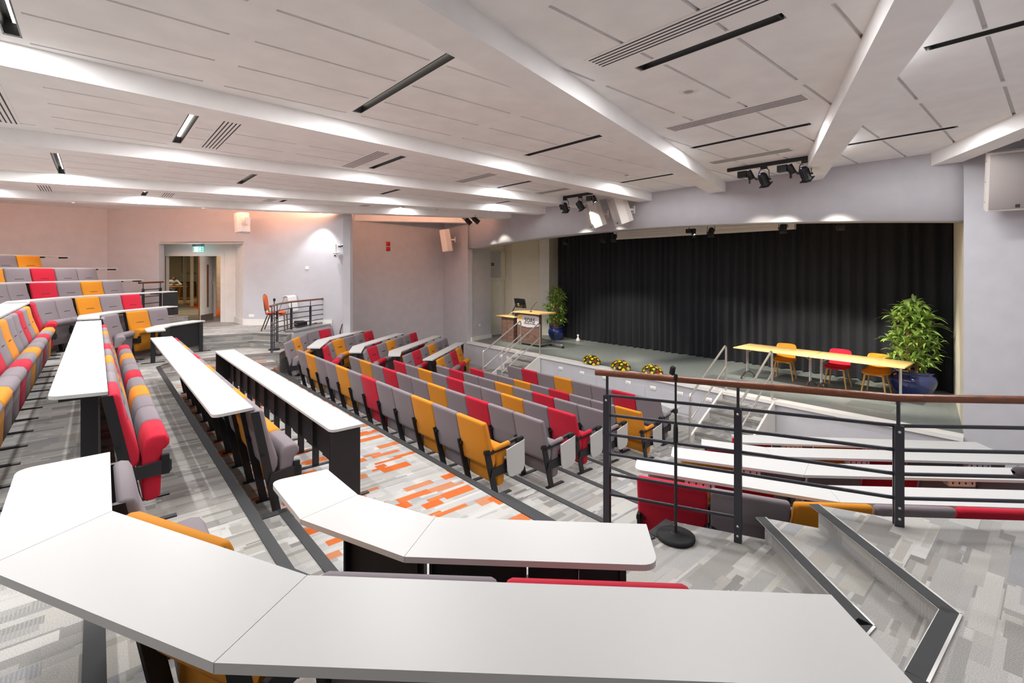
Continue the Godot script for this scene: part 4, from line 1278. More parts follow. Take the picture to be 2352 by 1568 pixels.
	part(mo, "vesa_plate", rbox(Vector3(0.03, 0.10, 0.10), 0.006), M.aluminium, Vector3(0.0, 0.41, 0.16), Basis(Vector3(0, 0, 1), 0.22))
	var ch := thing("desk_equipment", "small black control unit with cables on the equipment desk", "equipment", V(12.62, 11.2, 2.55 - 0.918))
	part(ch, "case", rbox(Vector3(0.16, 0.12, 0.2), 0.01), M.black_metal, Vector3(0, 0.06, 0))
	part(ch, "cable", tube([Vector3(-0.06, 0.02, -0.4), Vector3(-0.05, 0.12, -0.28), Vector3(0, 0.16, -0.16), Vector3(0, 0.1, -0.06)], 0.006, 6), M.plastic_white)

func words(s: String, size: float) -> Mesh:
	var f := SystemFont.new()
	f.font_names = PackedStringArray(["Droid Sans"])
	f.font_weight = 600
	var t := TextMesh.new()
	t.text = s
	t.font = f
	t.font_size = 64
	t.pixel_size = size / 64.0
	t.depth = 0.004
	return t

func leaf_rosette(sd: int, leaves: int, length: float) -> ArrayMesh:
	var r := RandomNumberGenerator.new()
	r.seed = sd
	var st := ST()
	st.set_smooth_group(0)
	for k in leaves:
		var az := TAU * k / leaves * 2.4 + r.randf_range(-0.25, 0.25)
		var up := r.randf_range(0.05, 1.15)
		var L := length * r.randf_range(0.75, 1.1)
		var w := length * 0.085
		var d := Vector3(cos(az), 0, sin(az))
		var sd3 := Vector3(-sin(az), 0, cos(az))
		var tone := r.randf()
		var pts := []
		for i in 6:
			var u := i / 5.0
			var p := d * L * u * cos(up) * (1.0 - 0.1 * u) + Vector3.UP * L * (u * sin(up) - 0.62 * u * u * (1.1 - 0.5 * sin(up)))
			var ww := w * sin(PI * clampf(u * 0.86 + 0.12, 0, 1))
			pts.append([p, ww])
		for i in 5:
			var a: Vector3 = pts[i][0]
			var b: Vector3 = pts[i + 1][0]
			var n := (b - a).cross(sd3)
			if n.y < 0: n = -n
			var fold := Vector3.DOWN * 0.25
			var rim_c := Color(0.19, 0.31, 0.06).lerp(Color(0.28, 0.40, 0.09), tone)
			var mid_c := rim_c
			for s in [-1.0, 1.0]:
				var ea: Vector3 = a + sd3 * s * pts[i][1] - fold * pts[i][1]
				var eb: Vector3 = b + sd3 * s * pts[i + 1][1] - fold * pts[i + 1][1]
				var quadv := [[a, mid_c], [ea, rim_c], [eb, rim_c], [b, mid_c]]
				for tr in [[0, 1, 2], [0, 2, 3]]:
					var v := [quadv[tr[0]], quadv[tr[1]], quadv[tr[2]]]
					if Plane(v[0][0], v[1][0], v[2][0]).normal.dot(n) < 0.0: v = [v[0], v[2], v[1]]
					for q in v:
						st.set_color(q[1])
						st.add_vertex(q[0])
	return fin(st)

func plant(at: Vector3, pr: float, ph: float, height: float, sd: int, label: String):
	var o := thing("potted_plant", label, "plant", at, 0.0, "potted plants on the stage")
	var po := part(o, "pot", lathe([[0.0, 0.0], [pr * 0.62, 0.0], [pr * 0.66, 0.02], [pr * 0.86, ph * 0.28], [pr * 0.99, ph * 0.55], [pr, ph * 0.68], [pr * 0.93, ph * 0.82], [pr * 0.80, ph * 0.88], [pr * 0.79, ph * 0.91], [pr * 0.86, ph * 0.94], [pr * 0.87, ph * 0.97], [pr * 0.83, ph], [pr * 0.74, ph * 0.985], [pr * 0.72, ph * 0.9]], 40), M.blue_glaze)
	part(po, "gravel", lathe([[0.0, ph * 0.95], [pr * 0.73, ph * 0.93]], 24), M.soil)
	var r := RandomNumberGenerator.new()
	r.seed = sd
	var R := 0.50 if pr > 0.35 else 0.44
	var meshes := []
	for k in 4: meshes.append(leaf_rosette(sd * 10 + k, 17, 0.25 if pr < 0.3 else 0.30))
	for k in 4:
		var a := TAU * k / 4 + 0.4
		part(o, "stem", tube([Vector3(cos(a) * pr * 0.22, ph * 0.9, sin(a) * pr * 0.22), Vector3(cos(a) * pr * 0.3, height * 0.55, sin(a) * pr * 0.3), Vector3(cos(a + 0.5) * pr * 0.2, height * (0.72 + 0.06 * k), sin(a + 0.5) * pr * 0.2)], 0.018, 7, 0.010), M.bark)
	var n := 64
	for k in n:
		var v := (k + 0.5) / n
		var y := lerpf(ph + 0.10, height - 0.16, v)
		var prof := 0.55 + 0.45 * sin(PI * clampf(v * 0.9 + 0.12, 0, 1)) + 0.12 * sin(v * 17.0)
		if v > 0.85: prof *= 0.72
		var a := k * 2.39996 + r.randf_range(-0.3, 0.3)
		var rad := R * prof * r.randf_range(0.35, 0.88)
		var p := Vector3(cos(a) * rad, y + r.randf_range(-0.05, 0.05), sin(a) * rad)
		var tilt := Basis(Vector3(sin(a), 0, -cos(a)).normalized(), -r.randf_range(0.1, 0.8)) * Basis(Vector3.UP, r.randf() * TAU)
		part(o, "leaf_rosette", meshes[k % 4], M.leaf_green, p, tilt.scaled(Vector3.ONE * r.randf_range(0.85, 1.12)))

func table_and_chairs():
	var labels := ["oak-topped folding table on chrome legs, the half nearer the stage steps", "oak-topped folding table on chrome legs, the half nearer the blue pot"]
	var k := 0
	for r in [[5.10, 3.53], [3.52, 1.945]]:
		var tc: float = (r[0] + r[1]) / 2
		var L: float = r[0] - r[1]
		var o := thing("conference_table", labels[k], "table", V(tc, 11.7, 2.55), 0.0, "tables on the stage")
		part(o, "table_top", rbox(Vector3(0.88, 0.025, L - 0.004), 0.004), M.light_oak, Vector3(0, 0.735, 0))
		for s in [-1.0, 1.0]:
			var z: float = s * (L / 2 - (0.10 if (k == 0) == (s > 0) else 0.14))
			for x in [-0.035, 0.035]:
				part(o, "leg", tube([Vector3(x, 0.72, z), Vector3(x, 0.14, z)], 0.017, 10), M.chrome)
			part(o, "foot", tube([Vector3(-0.36, 0.015, z), Vector3(-0.26, 0.07, z), Vector3(-0.10, 0.13, z), Vector3(0.0, 0.145, z), Vector3(0.10, 0.13, z), Vector3(0.26, 0.07, z), Vector3(0.36, 0.015, z)], 0.018, 8), M.chrome)
			part(o, "brace", tube([Vector3(0, 0.60, z), Vector3(0, 0.715, z - s * 0.22)], 0.008, 6), M.chrome)
			part(o, "cross_bar", rbox(Vector3(0.6, 0.03, 0.04), 0.004), M.black_metal, Vector3(0, 0.707, z))
		k += 1
	var i := 0
	for c in [[4.33, 12.22, M.gold_fabric, "golden yellow shell chair at the end of the table by the stage steps", 0.15], [3.27, 12.25, M.red_fabric, "red shell chair at the middle of the table", 0.0], [2.56, 12.15, M.gold_fabric, "golden yellow shell chair at the table beside the blue pot", -0.05]]:
		shell_chair(V(c[0], c[1], 2.55), PI + c[4], c[2], c[3])

func shell_chair(at: Vector3, turn: float, cloth: Material, label: String):
	var o := thing("shell_chair", label, "chair", at, turn, "shell chairs at the stage table")
	# local: faces +x
	var st := ST()
	st.set_smooth_group(0)
	var nu := 10
	var nv := 12
	# one bent shell: seat sweeping up into the back
	var prof := [Vector2(0.23, 0.435), Vector2(0.19, 0.452), Vector2(0.10, 0.447), Vector2(0.0, 0.442), Vector2(-0.10, 0.448), Vector2(-0.165, 0.475), Vector2(-0.195, 0.53), Vector2(-0.212, 0.60), Vector2(-0.226, 0.68), Vector2(-0.236, 0.74), Vector2(-0.243, 0.785), Vector2(-0.246, 0.80)]
	var half := [0.17, 0.205, 0.225, 0.232, 0.226, 0.208, 0.196, 0.203, 0.21, 0.207, 0.185, 0.14]
	var grid := []
	for i in nv:
		var row := []
		var p: Vector2 = prof[i]
		for j in nu + 1:
			var s := lerpf(-1, 1, float(j) / nu)
			var curl := s * s * (0.02 if i < 5 else 0.035)
			row.append(Vector3(p.x + (curl if i >= 5 else 0.0), p.y + (curl if i < 5 else 0.0), s * half[i]))
		grid.append(row)
	for i in nv - 1:
		for j in nu:
			for s in [0.0, 1.0]:
				var off := Vector3.ZERO
				if s > 0.0: off = Vector3(0, -0.03, 0) if i < 4 else Vector3(-0.03, -0.012, 0)
				var off2 := off
				if s > 0.0: off2 = Vector3(0, -0.03, 0) if i + 1 < 4 else Vector3(-0.03, -0.012, 0)
				var nn := Vector3(0.3, 1, 0) if i < 5 else Vector3(1, 0.2, 0)
				quad(st, grid[i][j] + off, grid[i][j + 1] + off, grid[i + 1][j + 1] + off2, grid[i + 1][j] + off2, nn if s == 0.0 else -nn)
	for j in nu:
		quad(st, grid[0][j], grid[0][j + 1], grid[0][j + 1] + Vector3(0, -0.03, 0), grid[0][j] + Vector3(0, -0.03, 0), Vector3(1, 0, 0))
		quad(st, grid[nv - 1][j], grid[nv - 1][j + 1], grid[nv - 1][j + 1] + Vector3(-0.03, -0.012, 0), grid[nv - 1][j] + Vector3(-0.03, -0.012, 0), Vector3(0, 1, 0))
	for i in nv - 1:
		var o1 := Vector3(0, -0.03, 0) if i < 4 else Vector3(-0.03, -0.012, 0)
		var o2 := Vector3(0, -0.03, 0) if i + 1 < 4 else Vector3(-0.03, -0.012, 0)
		for j in [0, nu]:
			quad(st, grid[i][j], grid[i + 1][j], grid[i + 1][j] + o2, grid[i][j] + o1, Vector3(0, 0, -1 if j == 0 else 1))
	part(o, "shell", fin(st), cloth)
	part(o, "under_frame", rbox(Vector3(0.30, 0.02, 0.30), 0.004), M.chrome, Vector3(0.01, 0.40, 0))
	for x in [-1.0, 1.0]:
		for z in [-1.0, 1.0]:
			part(o, "leg", tube([Vector3(0.01 + x * 0.14, 0.41, z * 0.15), Vector3(0.0 + x * 0.20, 0.0, z * 0.21)], 0.022, 9, 0.013), M.oak_leg)

func flowers(at: Vector3, sd: int, label: String):
	var o := thing("flower_arrangement", label, "flowers", at, 0.0, "flower mounds on the stage edge")
	var r := RandomNumberGenerator.new()
	r.seed = sd
	var st := ST()
	st.set_smooth_group(0)
	for k in 240:
		var a := r.randf() * TAU
		var e := asin(r.randf() ** 0.8)
		var d := Vector3(cos(a) * cos(e) * 0.17, sin(e) * 0.20 + 0.02, sin(a) * cos(e) * 0.27)
		var n := Vector3(cos(a) * cos(e), sin(e), sin(a) * cos(e))
		var s := n.cross(Vector3.UP.rotated(Vector3.RIGHT, r.randf())).normalized() * 0.018
		var tip := d * 1.12 + Vector3(r.randf_range(-0.03, 0.03), r.randf_range(-0.02, 0.03), r.randf_range(-0.03, 0.03))
		var g := Color(0.05, 0.14, 0.02).lerp(Color(0.16, 0.30, 0.05), r.randf())
		for v in [d * 0.82 - s, d * 0.82 + s, tip]:
			st.set_color(g)
			st.add_vertex(v)
	var fo := part(o, "foliage", fin(st), M.leaf_green)
	fo.set_meta("kind", "stuff")
	part(o, "tray", lathe([[0.0, 0.0], [0.10, 0.0], [0.11, 0.03], [0.0, 0.05]], 14), M.rubber)
	var petals := {}
	for q in ["petal_yellow", "petal_red", "petal_rust"]:
		var t := ST()
		t.set_smooth_group(0)
		for k in 6:
			var a := TAU * k / 6
			var d := Vector3(cos(a), 0, sin(a))
			var sd3 := Vector3(-sin(a), 0, cos(a))
			tri(t, Vector3.ZERO, d * 0.03 + sd3 * 0.016 + Vector3.UP * 0.010, d * 0.034 + Vector3.UP * 0.016, Vector3.UP)
			tri(t, Vector3.ZERO, d * 0.034 + Vector3.UP * 0.016, d * 0.03 - sd3 * 0.016 + Vector3.UP * 0.010, Vector3.UP)
			tri(t, Vector3.UP * 0.006, d * 0.016 + sd3 * 0.010 + Vector3.UP * 0.022, d * 0.016 - sd3 * 0.010 + Vector3.UP * 0.022, Vector3.UP)
		petals[q] = fin(t)
	var i := 0
	for k in 34:
		var a := k * 2.39996
		var e := asin((k + 1.0) / 35.0)
		var d := Vector3(cos(a) * cos(e) * 0.175, sin(e) * 0.21 + 0.025, sin(a) * cos(e) * 0.265)
		var n := Vector3(cos(a) * cos(e), sin(e) + 0.3, sin(a) * cos(e)).normalized()
		var q := "petal_yellow"
		if k % 6 == 2: q = "petal_red"
		elif k % 6 == 5: q = "petal_rust"
		var x := n.cross(Vector3(0.3, 0.1, 1)).normalized()
		part(o, "flower", petals[q], M[q], d, Basis(x, n, x.cross(n)).scaled(Vector3.ONE * r.randf_range(0.9, 1.3)))

# ------------------------------------------------------------------ track lights
func par_can(o: Node3D, at: Vector3, aim: Vector3):
	# theatre lantern in a yoke: ribbed body, lens ring, yoke, knob
	var z := aim.normalized()
	var x := z.cross(Vector3.UP).normalized()
	var y := x.cross(z)
	var b := Basis(x, z, -y)                          # local y along the beam
	if b.determinant() < 0: b = Basis(-x, z, -y)
	var top := at + Vector3(0, 0.0, 0)
	var c := at + Vector3(0, -0.21, 0)
	var body := part(o, "lantern_body", lathe([[0.0, -0.12], [0.055, -0.12], [0.068, -0.10], [0.07, 0.06], [0.078, 0.07], [0.08, 0.11], [0.072, 0.12], [0.06, 0.11], [0.0, 0.10]], 16), M.dark_fixture, c, b)
	for k in 8:
		var a := TAU * k / 8
		part(body, "cooling_fin", box(Vector3(0.01, 0.13, 0.012)), M.black_metal, Vector3(cos(a) * 0.072, -0.02, sin(a) * 0.072), Basis(Vector3.UP, -a))
	part(body, "indicator_light", box(Vector3(0.014, 0.008, 0.014)), M.led_blue, Vector3(0.02, -0.122, 0.02))
	part(body, "frame_holder", box(Vector3(0.17, 0.012, 0.17)), M.black_metal, Vector3(0, 0.10, 0))
	part(o, "yoke", tube([c + x * 0.095 + Vector3.UP * 0.01, top + x * 0.09 + Vector3(0, -0.06, 0), top + x * 0.05 + Vector3(0, -0.02, 0), top - x * 0.05 + Vector3(0, -0.02, 0), top - x * 0.09 + Vector3(0, -0.06, 0), c - x * 0.095 + Vector3.UP * 0.01], 0.007, 6), M.black_metal)
	part(o, "yoke_knob", lathe([[0.0, 0.0], [0.016, 0.0], [0.016, 0.03], [0.0, 0.03]], 8), M.rubber, c + x * 0.10, Basis(Vector3(0, 0, 1), -PI / 2))
	part(o, "track_adapter", box(Vector3(0.06, 0.03, 0.10)), M.dark_fixture, top)

func box_spot(o: Node3D, at: Vector3, aim: Vector3, lit := false):
	part(o, "driver_box", box(Vector3(0.10, 0.11, 0.15)), M.dark_fixture, at + Vector3(0, -0.075, 0))
	var z := aim.normalized()
	var x := z.cross(Vector3.UP).normalized()
	var b := Basis(x, z, x.cross(z))
	var c := at + Vector3(0, -0.11, 0) + Vector3(0, 0, 0.13)
	var hd := part(o, "spot_head", lathe([[0.0, -0.09], [0.045, -0.09], [0.052, -0.07], [0.056, 0.07], [0.050, 0.075], [0.045, 0.06], [0.0, 0.055]], 14), M.dark_fixture, c, b)
	for s in [-1.0, 1.0]:
		part(hd, "barn_door", box(Vector3(0.07, 0.06, 0.004)), M.black_metal, Vector3(0, 0.10, s * 0.06), Basis(Vector3.RIGHT, s * 0.4))
	if lit:
		part(hd, "lens_glow", lathe([[0.0, 0.0], [0.043, 0.0]], 14), M.spot_glow, Vector3(0, 0.066, 0))

func stage_spot(o: Node3D, at: Vector3, target: Vector3, e: float, angle: float, soft := 0.6):
	var s := SpotLight3D.new()
	s.name = "spot_lamp"
	s.position = at
	s.light_energy = e
	s.spot_angle = angle
	s.spot_range = 30.0
	s.spot_angle_attenuation = soft
	s.light_color = Color(1.0, 0.97, 0.90)
	s.light_size = 0.05
	s.shadow_enabled = true
	o.add_child(s)
	s.look_at_from_position(at, target, Vector3.UP)

func build_track_lights():
	var toward := Vector3(0.55, -0.75, 0.1)
	var a := thing("track_lighting", "black ceiling track with two lanterns and two box spots near the near stage stairs", "track light")
	part(a, "track", prism([[2.45, 8.70], [4.05, 8.70], [4.05, 8.755], [2.45, 8.755]], EYE + 1.79, EYE + 1.85), M.dark_fixture)
	par_can(a, V(3.42, 8.73, -1.77), toward)
	par_can(a, V(2.78, 8.73, -1.77), toward)
	box_spot(a, V(3.78, 8.73, -1.78), Vector3(0.3, -0.9, 0.3), true)
	box_spot(a, V(3.12, 8.73, -1.78), Vector3(0.3, -0.8, 0.3))
	stage_spot(a, V(3.42, 8.98, -1.50), V(4.0, 12.6, 2.5), 42.0, 24.0)
	stage_spot(a, V(2.78, 8.98, -1.50), V(2.4, 12.4, 2.3), 42.0, 22.0)
	stage_spot(a, V(3.95, 9.0, -1.58), V(3.95, 10.3, 0.3), 14.0, 30.0, 0.5)
	var b := thing("track_lighting", "black ceiling track with two yoke lanterns and a lit spot beside the paired loudspeakers", "track light")
	part(b, "track", prism([[7.35, 8.85], [8.55, 8.85], [8.55, 8.905], [7.35, 8.905]], EYE + 1.79, EYE + 1.85), M.dark_fixture)
	par_can(b, V(8.22, 8.88, -1.77), Vector3(0.5, -0.75, -0.2))
	par_can(b, V(7.72, 8.88, -1.77), Vector3(0.5, -0.75, 0.2))
	box_spot(b, V(8.47, 8.88, -1.78), Vector3(0.3, -0.8, -0.4))
	box_spot(b, V(7.42, 8.88, -1.78), Vector3(0.2, -0.9, 0.3), true)
	stage_spot(b, V(8.22, 9.12, -1.50), V(9.5, 12.4, 2.5), 36.0, 26.0)
	stage_spot(b, V(7.72, 9.12, -1.50), V(6.5, 12.4, 2.5), 36.0, 26.0)
	var c := thing("track_lighting", "cluster of black spotlights on a short track near the alarm wall", "track light")
	part(c, "track", prism([[12.1, 8.95], [12.75, 8.95], [12.75, 9.005], [12.1, 9.005]], EYE + 1.79, EYE + 1.85), M.dark_fixture)
	par_can(c, V(12.5, 8.98, -1.77), Vector3(0.5, -0.6, 0.3))
	par_can(c, V(12.1, 8.98, -1.77), Vector3(0.5, -0.6, 0.5))
	box_spot(c, V(12.7, 8.98, -1.78), Vector3(-0.2, -0.8, -0.5))
	box_spot(c, V(12.3, 8.98, -1.78), Vector3(-0.2, -0.7, -0.5))
	stage_spot(c, V(12.5, 9.25, -1.5), V(12.3, 11.3, 1.6), 26.0, 22.0)
	stage_spot(c, V(12.1, 9.25, -1.5), V(11.75, 10.3, 0.0), 9.0, 30.0, 0.5)
	var k := 0
	for q in [[11.25, 12.2, "left end of the curtain"], [9.55, 12.1, "above the lectern steps"], [9.15, 12.1, "above the middle of the stage"], [6.1, 12.2, "hanging clear below the header"], [4.35, 12.2, "above the table"], [3.2, 12.2, "above the blue pot end"]]:
		var o := thing("stage_lantern", "small black stage lantern under the stage ceiling, " + q[2], "stage light", V(q[0], q[1], -1.16), 0.0, "stage lanterns")
		part(o, "drop_rod", tube([Vector3(0, 0.40, 0), Vector3(0, 0.02, 0)], 0.012, 6), M.black_metal)
		par_can(o, Vector3(0, 0.04, 0), Vector3(-0.5, -0.8, 0.1))
		k += 1
	var w := thing("stage_lantern", "small lit box spot fixed under the header", "stage light", V(6.55, 11.9, -1.05), 0.0, "stage lanterns")
	box_spot(w, Vector3(0, 0.06, 0), Vector3(-0.4, -0.8, 0.1), true)
	part(w, "drop_rod", tube([Vector3(0, 0.46, 0), Vector3(0, 0.04, 0)], 0.012, 6), M.black_metal)

# ------------------------------------------------------------------ loudspeakers
func speaker(at: Vector3, turn: float, pitch: float, s: Vector3, label: String, horn := false):
	var o := thing("loudspeaker", label, "loudspeaker", at, turn, "white loudspeakers")
	var tip := Basis(Vector3(0, 0, 1), -pitch)
	# local: faces +x; cabinet tapers to the back
	var w := s.z / 2
	var d := s.x
	var prof := [Vector2(0, -w), Vector2(0, w), Vector2(-d * 0.55, w), Vector2(-d, w * 0.55), Vector2(-d, -w * 0.55), Vector2(-d * 0.55, -w)]
	var st := ST()
	var pp := PackedVector2Array(prof)
	put_ext(st, pp, s.y, 0.012, -1, Transform3D(Basis(Vector3.RIGHT, Vector3(0, 0, 1), Vector3.UP), Vector3.ZERO))
	var cb := part(o, "cabinet", fin(st), M.speaker_white, Vector3.ZERO, tip)
	part(cb, "grille", rbox(Vector3(0.014, s.y * 0.93, s.z * 0.93), 0.005), M.grille_white, Vector3(0.006, 0, 0))
	if horn:
		part(cb, "horn_ring", lathe([[s.z * 0.34, 0.0], [s.z * 0.36, 0.004], [s.z * 0.38, 0.0]], 24), M.speaker_white, Vector3(0.014, -s.y * 0.16, 0), Basis(Vector3(0, 0, 1), -PI / 2))
	part(cb, "badge", box(Vector3(0.004, 0.045, 0.045)), M.socket_hole, Vector3(0.015, -s.y * 0.42, 0))
	for k in 3:
		part(cb, "rigging_point", lathe([[0.0, 0.003], [0.008, 0.003], [0.01, 0.0]], 8), M.socket_hole, Vector3(-d * 0.3, s.y * (0.35 - 0.35 * k), w + 0.001), Basis(Vector3.RIGHT, PI / 2))
	part(o, "wall_bracket", box(Vector3(0.16, 0.05, 0.06)), M.speaker_white, Vector3(-d - 0.06, 0.06, 0))
	part(o, "bracket_plate", box(Vector3(0.02, 0.18, 0.14)), M.speaker_white, Vector3(-d - 0.135, 0.06, 0))

func build_speakers():
	# yaw: 0 faces the stage, PI faces the seats
	speaker(V(15.55, 3.15, -1.33), PI - deg_to_rad(80.0) + PI * 0.0, 0.12, Vector3(0.30, 0.56, 0.36), "white loudspeaker on the grey wall right above the doorway recess", true)
	speaker(V(14.55, 9.30, -1.02), PI - deg_to_rad(40.0), 0.15, Vector3(0.34, 0.78, 0.46), "white loudspeaker in the corner beside the red fire alarm", true)
	speaker(V(7.90, 9.40, -1.36), PI - 0.55, 0.34, Vector3(0.36, 0.68, 0.40), "left one of two white loudspeakers paired on the header wall")
	speaker(V(7.10, 9.40, -1.40), PI - 0.50, 0.34, Vector3(0.36, 0.68, 0.40), "right one of two white loudspeakers paired on the header wall")
	speaker(V(0.42, 9.5, -1.22), PI + 0.2, 0.25, Vector3(0.40, 0.82, 0.62), "large white loudspeaker on the wall right of the stage opening")

# ------------------------------------------------------------------ doorway
func build_doorway():
	var y0 := EYE - 1.64
	# white lined recess in the diagonal wall
	var rec := struct_node("door_1", "white lined doorway recess with an open door")
	part(rec, "reveal_right", prism([[16.1, 3.33], [17.12, 3.31], [17.16, 3.45], [16.1, 3.50]], y0, EYE + 0.84), M.white_paint)
	part(rec, "reveal_left", prism([[18.02, 1.44], [18.72, 1.55], [18.8, 1.4], [18.25, 1.32]], y0, EYE + 0.84), M.white_paint)
	part(rec, "recess_ceiling", prism([[16.1, 3.33], [17.2, 3.4], [18.85, 1.5], [18.0, 1.43]], EYE + 0.80, EYE + 0.86), M.white_paint)
	part(rec, "head_panel", prism([[17.12, 3.31], [18.75, 1.52], [18.85, 1.6], [17.22, 3.40]], EYE + 0.50, EYE + 0.84), M.white_paint)
	part(rec, "side_panel", prism([[17.12, 3.31], [17.36, 3.045], [17.45, 3.12], [17.22, 3.40]], y0, EYE + 0.84), M.white_paint)
	part(rec, "door_frame", prism([[17.34, 3.04], [17.42, 2.95], [17.55, 3.07], [17.47, 3.16]], y0, EYE + 0.52), M.white_paint)
	part(rec, "door_frame", prism([[18.62, 1.64], [18.70, 1.55], [18.83, 1.67], [18.75, 1.76]], y0, EYE + 0.52), M.white_paint)
	part(rec, "frame_head", prism([[17.36, 3.02], [18.70, 1.55], [18.83, 1.67], [17.49, 3.14]], EYE + 0.44, EYE + 0.53), M.white_paint)
	part(rec, "skirting", prism([[16.08, 3.32], [17.10, 3.29], [17.10, 3.27], [16.08, 3.30]], y0, y0 + 0.18), M.white_paint)
	# open leaf with a vision panel
	var A := Vector2(17.40, 2.94)
	var B := Vector2(17.95, 3.02)
	var leaf := struct_node("door_3", "white door leaf standing open with a narrow vision panel and steel kick plate")
	var d3 := Vector3(B.y - A.y, 0, A.x - B.x).normalized()
	var bs := Basis(d3, Vector3.UP, d3.cross(Vector3.UP))
	var mid := Vector3((A.y + B.y) / 2, 0, -(A.x + B.x) / 2)
	part(leaf, "leaf_panel", box(Vector3(0.86, 2.06, 0.044)), M.white_paint, V(17.78, 2.62, 0.60), Basis(Vector3.UP, deg_to_rad(57.0)))
	var lb := Basis(Vector3.UP, deg_to_rad(57.0))
	var c := V(17.78, 2.62, 0.60)
	for s in [-1.0, 1.0]:
		part(leaf, "vision_panel", box(Vector3(0.11, 1.35, 0.006)), M.door_oak, c + lb * Vector3(0.05, 0.10, s * 0.024), lb)
		part(leaf, "kick_plate", box(Vector3(0.80, 0.22, 0.004)), M.aluminium, c + lb * Vector3(0, -0.90, s * 0.025), lb)
		part(leaf, "pull_handle", tube([c + lb * Vector3(0.30, -0.25, s * 0.025), c + lb * Vector3(0.30, -0.22, s * 0.07), c + lb * Vector3(0.30, 0.22, s * 0.07), c + lb * Vector3(0.30, 0.25, s * 0.025)], 0.010, 8), M.aluminium)
	part(leaf, "leaf_edge", box(Vector3(0.006, 2.06, 0.045)), M.door_oak, c + lb * Vector3(-0.433, 0, 0), lb)
	part(leaf, "leaf_edge", box(Vector3(0.006, 2.06, 0.045)), M.door_oak, c + lb * Vector3(0.433, 0, 0), lb)
	part(leaf, "second_leaf_edge", prism([[18.60, 1.66], [18.66, 1.60], [19.5, 1.72], [19.45, 1.78]], y0 + 0.01, EYE + 0.44), M.door_oak)
	# exit sign
	var sg := thing("exit_sign", "green and white lit exit sign with a down arrow over the doorway", "sign", V(17.42, 2.36, -0.64), 0.0)
	var q := Basis(Vector3(1, 0, 1).normalized(), Vector3.UP, Vector3(-1, 0, 1).normalized())
	part(sg, "gear_box", box(Vector3(0.36, 0.05, 0.06)), M.black_metal, q * Vector3(0, 0.16, 0), q)
	part(sg, "gear_rail", box(Vector3(0.36, 0.03, 0.05)), M.black_metal, q * Vector3(0, 0.10, 0), q)
	for s in [-0.12, 0.12]:
		part(sg, "hanger", box(Vector3(0.012, 0.06, 0.012)), M.black_metal, q * Vector3(s, 0.12, 0), q)
	part(sg, "sign_panel_glow", box(Vector3(0.32, 0.16, 0.012)), M.sign_glow, q * Vector3(0, 0.0, 0), q)
	part(sg, "green_field", box(Vector3(0.15, 0.13, 0.004)), M.sign_green, q * Vector3(0.075, 0, 0.009), q)
	part(sg, "green_field", box(Vector3(0.03, 0.13, 0.004)), M.sign_green, q * Vector3(-0.135, 0, 0.009), q)
	part(sg, "arrow", ext([Vector2(-0.012, 0.05), Vector2(0.012, 0.05), Vector2(0.012, 0.0), Vector2(0.045, 0.0), Vector2(0.0, -0.05), Vector2(-0.045, 0.0), Vector2(-0.012, 0.0)], 0.004), M.plastic_white, q * Vector3(0.075, 0, 0.012), q)
	var l := OmniLight3D.new()
	l.name = "sign_lamp"
	l.position = q * Vector3(0, 0, 0.06)
	l.light_energy = 0.12
	l.light_color = Color(0.6, 0.9, 1.0)
	l.light_size = 0.05
	l.omni_range = 20.0
	l.shadow_enabled = true
	sg.add_child(l)
	# lobby beyond
	struct("floor_lobby", "timber floor of the room beyond the lobby", prism([[28.4, -1.0], [28.4, 6.0], [37.0, 6.0], [37.0, -1.0]], y0 - 0.2, y0 - 0.003), M.timber_floor)
	struct("floor_lobby", "orange carpet strip along the lobby wall", prism([[19.6, 3.22], [28.4, 3.22], [28.4, 4.2], [19.6, 4.2]], y0 - 0.02, y0 + 0.004), M.orange_carpet)
	var lw := struct("wall_lobby", "brown-grey plastered lobby wall beside the doorway", prism([[18.2, 3.72], [28.4, 3.78], [28.4, 4.0], [18.2, 4.0]], y0 - 0.2, EYE + 1.4), M.plaster_pink)
	for p in [[19.76, 3.08], [22.93, 3.22], [26.05, 3.22], [28.35, 3.22]]:
		part(lw, "white_post", box(Vector3(0.12, 3.0, 0.16)), M.white_paint, V(p[0], p[1] + 0.06, 0.15))
	struct("wall_lobby", "cream end wall of the lobby with a conduit", prism([[36.5, -3.0], [36.5, 8.0], [36.7, 8.0], [36.7, -3.0]], y0 - 0.2, EYE + 1.4), M.cream_paint)
	struct("wall_lobby", "white lobby wall on the far left of the doorway", prism([[19.4, 1.35], [36.5, 2.05], [36.5, 1.8], [19.4, 1.1]], y0 - 0.2, EYE + 1.4), M.white_paint)
	for p in [[22.5, 2.4], [31.5, 3.0]]:
		var o := thing("lobby_light", "square ceiling light in the lobby " + ("near the doorway" if p[0] < 25 else "over the wooden table"), "ceiling light", V(p[0], p[1], -1.19), 0.0, "lobby lights")
		part(o, "lamp_panel", box(Vector3(0.5, 0.02, 0.5)), M.lamp_glow)
		part(o, "lamp_frame", box(Vector3(0.56, 0.01, 0.56)), M.white_paint, Vector3(0, 0.016, 0))
		var a := AreaLight3D.new()
		a.name = "lobby_lamp"
		a.area_size = Vector2(0.5, 0.5)
		a.light_energy = 7.0
		a.light_color = Color(1.0, 0.9, 0.72)
		a.area_range = 30.0
		a.shadow_enabled = true
		a.position = Vector3(0, -0.02, 0)
		a.basis = Basis(Vector3(0, 0, 1), Vector3(1, 0, 0), Vector3(0, 1, 0))
		o.add_child(a)
	var stl := thing("lobby_stool", "orange-topped wooden stool in the lobby", "stool", V(24.4, 3.52, 1.64))
	part(stl, "seat", rbox(Vector3(0.34, 0.09, 0.4), 0.02), M.orange_fabric, Vector3(0, 0.44, 0))
